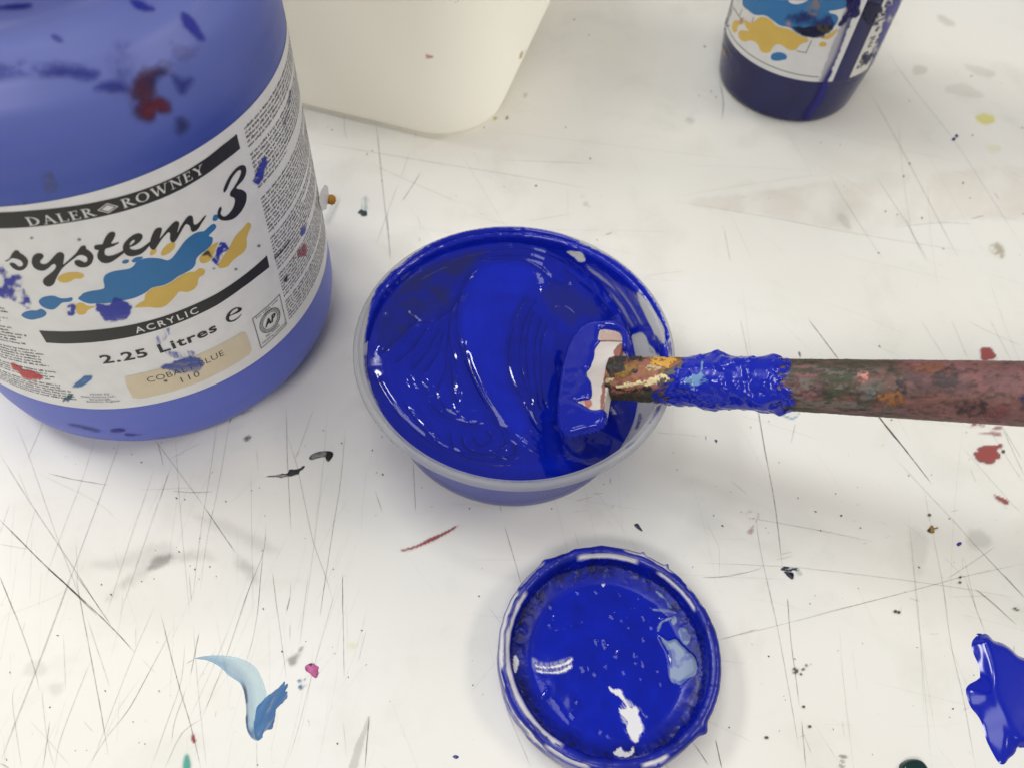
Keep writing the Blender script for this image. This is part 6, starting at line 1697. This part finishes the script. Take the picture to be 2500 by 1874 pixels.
h2 = h2+.16*(fbm(X2[:, 0]*.10, X2[:, 1]*.10, 5, 2)-.5)+.012*(fbm(X2[:, 0]*.7, X2[:, 1]*.7, 6, 2)-.5)


def wrinkle(pts, amp, w):
    global h2
    d, run = line_field(X2, L1(*pts)); e = sstep(0, .15, run)*sstep(1, .85, run)
    w = w*1.15
    h2 = h2+.30*amp*np.exp(-(d/w)**2)*e*(.5+fbm(X2[:, 0]*.8, X2[:, 1]*.8, 77, 2))


for pts, amp, w in ((((940,590),(1100,570),(1280,550)), .5, 1.1), (((500,740),(620,710),(780,665)), -.28, .6), (((520,530),(560,570)), .35, .5), (((600,580),(560,640),(525,690)), .3, .6), (((1040,680),(1150,720),(1240,770)), .25, .8),
                    (((945,610),(985,640)), .45, .6), (((1030,665),(1050,630),(1080,625)), .4, .6), (((1170,610),(1195,660)), .4, .6), (((1225,605),(1230,680),(1250,720)), .5, .6), (((1280,620),(1340,640)), .5, .7), (((1270,720),(1290,660),(1380,610)), .5, .8),
                    (((840,800),(900,780),(930,830)), .5, .8), (((905,770),(930,850)), .5, .6), (((990,915),(1020,850),(1080,830)), .5, .8), (((1100,880),(1140,890),(1130,960)), .5, .8), (((1165,900),(1185,980)), .4, .6), (((920,980),(950,920)), .4, .6),
                    (((760,950),(780,1010)), .35, .6), (((800,950),(810,1000)), .35, .6), (((840,1000),(860,1030)), .3, .5), (((1175,760),(1190,800)), .45, .6), (((480,1190),(515,1140),(520,1095)), .4, .5), (((550,1170),(600,1240),(640,1310),(690,1370)), .3, .6),
                    (((675,1280),(715,1320)), .5, .7), (((700,1400),(745,1455)), .3, .6), (((1040,985),(1055,1025)), .3, .5), (((1275,985),(1285,1010)), .5, .5), (((1150,1050),(1190,1040)), .3, .5), (((1285,1090),(1360,1065)), .45, .6), (((720,1195),(735,1215)), .4, .4),
                    (((560,450),(640,420),(700,420)), .35, .8), (((720,450),(745,470)), .35, .5), (((840,440),(870,470)), .4, .5), (((1000,440),(1030,490)), .35, .6), (((1140,480),(1150,510)), .35, .5), (((870,1390),(960,1440),(1060,1470)), .25, 1.0), (((400,1120),(480,1250),(600,1400)), .3, 1.0)):
    wrinkle(pts, amp, w)
# a smooth slope at the right where the paint leans on the wall
slope = smooth_poly(zL((1285,752),(1310,810),(1345,880),(1355,1000),(1360,1060),(1430,1088),(1480,1050),(1532,1010),(1522,920),(1470,860),(1425,815),(1390,780),(1335,790)), 4)
sl = on_z(slope, 4.6)[:, :2]-LC
ks = sstep(-1, 1.2, sdf(X2, sl))
tgt = 4.9+.15*(X2[:, 0]-18.5)+.10*(X2[:, 1]-3)+.10*(fbm(X2[:, 0]*.25, X2[:, 1]*.25, 14, 2)-.5)
h2 = h2*(1-ks)+tgt*ks
scr = [L2((435,948),(500,964),(580,955),(650,930),(685,903),(690,925),(645,955),(560,976),(480,976),(440,966)), L2((450,990),(520,1000),(600,995),(675,952),(686,970),(640,1000),(560,1012),(470,1006)),
       L2((940,1100),(975,1118),(1020,1118),(1050,1180),(1085,1240),(1128,1240),(1145,1300),(1172,1400),(1150,1430),(1130,1492),(1090,1450),(1060,1400),(1062,1340),(1030,1300),(1008,1250),(1058,1250),(1030,1190),(990,1160),(945,1130)),
       L2((965,1555),(1010,1518),(1030,1545),(1080,1550),(1095,1508),(1112,1540),(1080,1580),(1030,1596),(990,1580)), L2((287,905),(312,905),(326,950),(312,1000),(290,1012)), L2((890,405),(905,402),(914,415),(900,420))]
wmask = np.zeros(len(X2))
for i, P in enumerate(scr):
    uu = X2[:, 0]*.62-X2[:, 1]*.78; vv = X2[:, 0]*.78+X2[:, 1]*.62
    s_ = sdf(X2, P)+.95*(fbm(uu*.5, vv*3.0, 40+i, 4)-.5)
    wmask = np.maximum(wmask, sstep(-.12, .22, s_))
h2 = h2-wmask*.35+.12*np.exp(-((wmask-.5)/.3)**2)
thinb = L2((415,900),(480,930),(560,930),(640,905),(690,900),(685,975),(640,1010),(560,1020),(460,1010),(420,985))
tb = sstep(-.3, .8, sdf(X2, thinb))*(.12+.25*sstep(.45, .6, fbm(X2[:, 0]*2.2, X2[:, 1]*.4, 51, 3)))
thinc = L2((1050,1180),(1130,1230),(1210,1300),(1180,1330),(1180,1420),(1100,1480),(1040,1380),(1010,1260))
tb = np.maximum(tb, sstep(-.3, .8, sdf(X2, thinc))*.55*sstep(.48, .6, fbm((X2[:, 0]*.62-X2[:, 1]*.78)*.4, (X2[:, 0]*.78+X2[:, 1]*.62)*2.6, 53, 3)))
wm = np.clip(np.maximum(wmask, tb), 0, 1)[:, None]
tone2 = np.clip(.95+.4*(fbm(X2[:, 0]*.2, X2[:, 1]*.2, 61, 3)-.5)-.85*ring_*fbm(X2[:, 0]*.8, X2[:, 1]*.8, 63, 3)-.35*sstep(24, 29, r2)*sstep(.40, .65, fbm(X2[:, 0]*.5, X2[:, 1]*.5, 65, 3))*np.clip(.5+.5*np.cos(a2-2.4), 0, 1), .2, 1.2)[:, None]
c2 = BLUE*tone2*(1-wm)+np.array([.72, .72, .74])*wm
gf = grid_faces(gn, gn); gf = gf[(r2[gf] < 31.55).all(1)]
us = np.unique(gf); rm2 = np.full(len(X2), -1); rm2[us] = np.arange(len(us))
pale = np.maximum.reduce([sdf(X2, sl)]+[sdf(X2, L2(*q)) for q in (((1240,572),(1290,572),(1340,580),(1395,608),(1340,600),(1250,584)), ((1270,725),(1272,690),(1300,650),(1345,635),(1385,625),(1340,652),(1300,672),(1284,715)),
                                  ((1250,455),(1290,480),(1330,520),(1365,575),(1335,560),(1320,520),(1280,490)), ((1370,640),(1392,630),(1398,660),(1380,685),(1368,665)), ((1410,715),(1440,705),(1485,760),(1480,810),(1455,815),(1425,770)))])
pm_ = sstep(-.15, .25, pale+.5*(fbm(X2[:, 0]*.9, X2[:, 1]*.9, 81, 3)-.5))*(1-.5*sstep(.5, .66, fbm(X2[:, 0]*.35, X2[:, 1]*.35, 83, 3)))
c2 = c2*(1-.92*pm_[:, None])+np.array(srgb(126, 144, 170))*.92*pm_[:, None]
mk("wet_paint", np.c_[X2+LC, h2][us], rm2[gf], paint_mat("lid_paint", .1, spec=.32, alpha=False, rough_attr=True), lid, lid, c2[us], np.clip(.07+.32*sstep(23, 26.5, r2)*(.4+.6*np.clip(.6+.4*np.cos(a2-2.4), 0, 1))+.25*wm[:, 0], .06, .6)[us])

# ------------------------------------------------------------------ paint lying on the table: each blob, dab and chip a thing
GROUPS = {'blue_speck': 'small blue specks on the table', 'paint_crumb': 'paint crumbs behind the lid', 'black_dab': 'black paint dabs by the jar', 'navy_flake': 'navy flakes right of the lid',
          'paint_smear': 'blue paint smears at the front left'}


def blob_thing(name, poly, col, label, cat, z, w, mat, group=None, step=2.5, rag=0.0, lump=0.0, edge=1.0, hfn=None, colfn=None, cover=None, seed=3, blur=0):
    P = smooth_poly(poly, 5)
    m = 3*step
    x0, y0 = P.min(0)-m; x1, y1 = P.max(0)+m
    nx = int((x1-x0)/step)+2; ny = int((y1-y0)/step)+2
    gx, gy = np.meshgrid(x0+np.arange(nx)*step, y0+np.arange(ny)*step, indexing='ij')
    X = np.c_[gx.ravel(), gy.ravel()]
    S = sdf(X, P)
    if rag:
        S = S+rag*2*(fbm(X[:, 0]*.09, X[:, 1]*.09, seed, 4)-.5)
    k = np.clip(S/w, 0, 1)
    h = z*np.sqrt(1-(1-k)**2)
    if lump:
        h = h*(1+lump*2*(fbm(X[:, 0]*.07, X[:, 1]*.07, seed+3, 4)-.5))
    if hfn is not None:
        h = h+hfn(X, S)
    h = np.where(S > 0, h+.05, .05+S*.12)
    for _ in range(blur):
        q = np.pad(h.reshape(nx, ny), 1, mode='edge')
        h = ((q[1:-1, 1:-1]*2+q[:-2, 1:-1]+q[2:, 1:-1]+q[1:-1, :-2]+q[1:-1, 2:])/6).ravel()
    V = on_z(X); V[:, 2] = h
    Fq = grid_faces(nx, ny); Fq = Fq[(S[Fq] > -1.2*step).all(1) & (S[Fq] > -.2*step).any(1)]
    used = np.unique(Fq); rm = np.full(len(X), -1); rm[used] = np.arange(len(used)); Fq = rm[Fq][:, ::-1]
    C = np.tile(np.asarray(col, float), (len(X), 1))
    if colfn is not None:
        C = colfn(X, S, C)
    A = sstep(-edge, edge, S)
    if cover is not None:
        A = A*np.clip(cover(X, S), 0, 1)
    o = mk(name, V[used], Fq, mat, None, None, C[used], A[used])
    return solo(o, label, cat, group or GROUPS.get(name))


zQ = lambda *p: reg(2250, 1480, 4.208, p)
fold = smooth_poly(zQ((560,300),(598,415),(640,570),(668,690),(690,820),(730,960),(800,1130),(870,1290),(960,1410),(1010,1440)), 6, False)


def puddle_h(X, S):
    d, run = line_field(X, fold)
    side = -d     # right of the fold
    step_ = 2.35*sstep(-3, 4, side)*sstep(0, 16, S)
    lip = .18*np.exp(-(side/2.6)**2)*sstep(0, 12, S)
    flank = np.clip(S-3, 0, 36)*.050*sstep(4, -3, side)
    return step_+lip+flank+.05*(fbm(X[:, 0]*.02, X[:, 1]*.02, 8, 3)-.5)


blob_thing("paint_puddle", zQ((575,285),(540,275),(538,262),(575,262),(605,275),(625,292),(655,275),(690,300),(740,355),(830,380),(920,440),(985,505),(1060,535),(1180,580),(1290,720),(1330,1000),(1290,1300),(1150,1430),(1040,1440),(970,1440),(965,1500),(890,1560),(862,1610),(830,1625),(790,1600),(720,1480),(660,1350),(622,1200),(580,1120),(500,1020),(460,880),(472,810),(590,740),(603,680),(580,580),(530,470),(512,390),(524,345),(560,312),(596,300)),
           BLUE, 'wet cobalt blue paint puddle at the right edge of the table', 'paint', .55, 6, paint_mat("thick_wet_paint", .15, spec=.5, alpha=False), hfn=puddle_h, step=2.0, blur=26)
blob_thing("paint_drop", [(2196,1868),(2206,1858),(2222,1852),(2240,1853),(2254,1862),(2264,1880),(2258,1900),(2235,1915),(2208,1905),(2196,1888)], (.006, .03, .03),
           'dark green thick paint drop at the front edge', 'paint', 2.2, 12, M_wet)

# the teal-blue brush mark: a pale swept wing and a dark dry-brushed body
def wing_col(X, S, C):
    d, run = line_field(X, smooth_poly(zS((340,250),(560,300),(760,400),(870,560),(890,760),(890,900),(905,1030),(1000,1130)), 5, False))
    e = np.abs(d)
    t = sstep(30, 2, e)[:, None]; lo = np.array(srgb(190, 216, 224)); md = np.array(srgb(70, 128, 176)); dk = np.array(srgb(14, 60, 100))
    c = lo*(1-.55*t)+md*.55*t
    q = (sstep(6.5, 1.5, e)*sstep(.42, .55, run))[:, None]
    c = c*(1-q)+dk*q
    b = sstep(.82, .97, run)[:, None]
    return c*(1-b)+np.array(srgb(40, 104, 156))*b


blob_thing("paint_smear", zS((335,250),(430,225),(560,215),(700,222),(830,250),(940,300),(1010,370),(1060,470),(1095,570),(1110,640),(1060,740),(1010,800),(985,900),(980,1000),(1005,1060),(1030,1120),(1010,1138),(950,1110),(910,1050),(890,980),(884,900),(888,820),(880,700),(858,590),(820,515),(750,465),(690,425),(640,370),(560,310),(450,265)),
           srgb(190, 216, 224), 'pale blue swept paint smear with a dark edge', 'paint mark', .012, 5, paint_mat("wash_paint", .45, spec=.3), step=2.0, edge=3.5,
           colfn=wing_col, cover=lambda X, S: .38+.4*sstep(12, 1, np.abs(S))*sstep(.3, .6, fbm(X[:, 0]*.03, X[:, 1]*.03, 14, 2))+.35*fbm(X[:, 0]*.03, X[:, 1]*.02, 4, 4))


def body_col(X, S, C):
    u = X[:, 0]*.5+X[:, 1]*-.86; v = X[:, 0]*.86+X[:, 1]*.5
    t = fbm(u*.018, v*.16, 6, 4)[:, None]
    return np.array(srgb(22, 74, 128))*(1-t)+np.array(srgb(58, 118, 170))*t


blob_thing("paint_smear", zS((1010,1130),(985,1050),(965,960),(990,860),(1000,780),(1050,720),(1110,660),(1160,620),(1220,575),(1270,530),(1300,490),(1310,515),(1285,560),(1335,520),(1338,550),(1310,600),(1335,610),(1325,670),(1290,720),(1240,760),(1215,800),(1205,860),(1185,960),(1160,1010),(1110,1020),(1075,1060),(1060,1105)),
           srgb(30, 84, 138), 'dark blue dry-brushed paint smear with a frayed tail', 'paint mark', .05, 5, M_dry, step=1.6, rag=2.5, colfn=body_col, edge=2, cover=lambda X, S: .62+.6*sstep(.3, .55, fbm((X[:, 0]*.5-X[:, 1]*.86)*.025, (X[:, 0]*.86+X[:, 1]*.5)*.22, 6, 3)))
blob_thing("paint_chip", zS((1530,340),(1560,315),(1605,303),(1640,325),(1672,350),(1665,380),(1672,410),(1640,460),(1600,435),(1570,410),(1535,385)), srgb(176, 84, 136),
           'small pink dried paint chip with a dark corner', 'paint chip', .7, 6, M_dry, step=1.6, rag=2.5, lump=.6, edge=.8,
           colfn=lambda X, S, C: np.where((fbm(X[:, 0]*.12, X[:, 1]*.12, 9, 3)+sstep(1640, 1612, X[:, 1])*.45 > .78)[:, None], np.array(srgb(50, 30, 48)), C*(.75+.6*fbm(X[:, 0]*.1, X[:, 1]*.1, 2)[:, None])))
blob_thing("black_dab", zA((1855,290),(1870,268),(1910,252),(1955,246),(1990,250),(2000,268),(1990,290),(1970,310),(1955,295),(1950,283),(1910,288),(1870,300)), (.012, .012, .011),
           'short shiny black paint dab beside the scratch, the rounder of two', 'paint mark', .35, 5, M_wetskin, step=1.6, edge=1.2,
           colfn=lambda X, S, C: C+np.clip(.35*sstep(9, 2, seg_dist(X, zA((1880,282),(1945,262)), False))*fbm(X[:, 0]*.05, X[:, 1]*.3, 3), 0, 1)[:, None])
blob_thing("black_dab", zA((1590,402),(1650,388),(1720,378),(1740,358),(1790,352),(1825,338),(1800,372),(1785,385),(1740,398),(1690,406)), (.02, .02, .018),
           'thin black scraped paint streak with a feathered tail', 'paint mark', .2, 5, M_dry, step=1.6, rag=3, edge=1.5,
           cover=lambda X, S: np.clip(sstep(575, 712, X[:, 0])*1.1*sstep(.2, .5, fbm(X[:, 0]*.03, X[:, 1]*.25, 6, 4))+sstep(690, 715, X[:, 0]), .15, 1))
stain(zA((1465,175),(1485,158),(1510,165),(1500,185),(1475,190)), (.14, .14, .13), .7, 4, 4, blotch(.14, .35, .6))
stain(zA((1440,12),(1500,2),(1510,12),(1450,30)), (.3, .3, .28), .5, 5, 4)
blob_thing("teal_dab", zF((612,1440),(640,1415),(665,1425),(675,1418),(678,1455),(650,1460),(628,1450)), (.008, .03, .045),
           'dark teal paint dab behind the tub with a faded tail', 'paint mark', .3, 4, M_dry, step=1.6, rag=3, edge=1.2)
stain(zF((640,1420),(645,1370),(655,1335),(690,1340),(685,1400),(670,1425)), (.2, .33, .36), .5, 8, 5, streak(90, .02, .14, .3, .6), label='faded tail of the teal dab')
blob_thing("ochre_crumb", zC((1555,815),(1570,800),(1585,780),(1605,795),(1628,795),(1605,810),(1605,828),(1575,830)), srgb(142, 106, 44),
           'ochre dried paint crumb with a dark side near the red patch', 'paint chip', 1.0, 4, M_dry, step=1.5, rag=2, lump=.6, edge=.6,
           colfn=lambda X, S, C: np.where((X[:, 0] < 2268.5)[:, None], np.array([.03, .03, .02]), C))
blob_thing("navy_flake", zC((590,1090),(620,1095),(655,1102),(650,1142),(625,1130),(605,1110)), (.008, .01, .03),
           'dark navy paint flake peeling off the table right of the lid', 'paint chip', .8, 4, M_wetskin, step=1.5, edge=.7)
blob_thing("navy_flake", zC((568,1078),(590,1058),(640,1065),(690,1072),(690,1082),(650,1082),(640,1092),(610,1088),(590,1082)), (.02, .025, .05),
           'thin curled dark strip on the edge of the navy flake', 'paint chip', .6, 3, M_dry, step=1.5, edge=.7, rag=2,
           colfn=lambda X, S, C: np.where((fbm(X[:, 0]*.1, X[:, 1]*.2, 5, 3) > .56)[:, None], np.array([.6, .6, .56]), C))
stain(zC((660,1085),(690,1078),(710,1110),(690,1120),(665,1100)), (.3, .42, .4), .6, 3, 3)
blob_thing("blue_speck", zC((1757,905),(1772,892),(1787,893),(1790,905),(1772,918),(1760,915)), (.03, .012, .25),
           'violet-blue paint speck below the ochre crumb', 'paint speck', .5, 3, M_wetskin, step=1.4, edge=.6)
blob_thing("blue_speck", zE((1745,882),(1760,870),(1770,880),(1760,892),(1748,890)), (.02, .01, .16),
           'lower of two small navy specks by the blue bottle', 'paint speck', .4, 3, M_wetskin, step=1.4, edge=.6)
blob_thing("blue_speck", zE((1765,858),(1775,850),(1787,862),(1778,872),(1768,868)), (.02, .01, .16),
           'upper of two small navy specks by the blue bottle', 'paint speck', .4, 3, M_wetskin, step=1.4, edge=.6)
blob_thing("blue_speck", zC((122,205),(132,200),(142,208),(136,222),(130,216)), (.01, .06, .16),
           'tiny teal-blue speck under the stick handle', 'paint speck', .4, 3, M_wetskin, step=1.4, edge=.6)
blob_thing("blue_speck", reg(1150, 1280, 2.791, ((1112,0),(1135,-8),(1155,20),(1170,45),(1150,38),(1125,18))), (.006, .012, .05),
           'dark navy pointed paint fleck between the tub and the lid', 'paint speck', .4, 3, M_wetskin, step=1.4, edge=.6)
blob_thing("blue_speck", [(1105,1846),(1112,1842),(1120,1846),(1114,1851)], (.02, .012, .2),
           'tiny blue speck left of the lid at the front', 'paint speck', .35, 2.5, M_wetskin, step=1.2, edge=.6)
# crumbs of dried blue round the lid
for (x, y, r, lab) in ((1523,1345,7,'tiny dark blue paint crumb on the table by the rim of the lid'), (1571,1362,6,'second dark blue paint crumb right of the first behind the lid')):
    a = np.arange(7)/7*6.283
    blob_thing("paint_crumb", np.c_[x+np.cos(a)*r*.6, y+np.sin(a)*r*.55], (.006, .006, .05), lab, 'paint crumb', .9, 4, M_dry, step=1.4, rag=1.5, edge=.6)
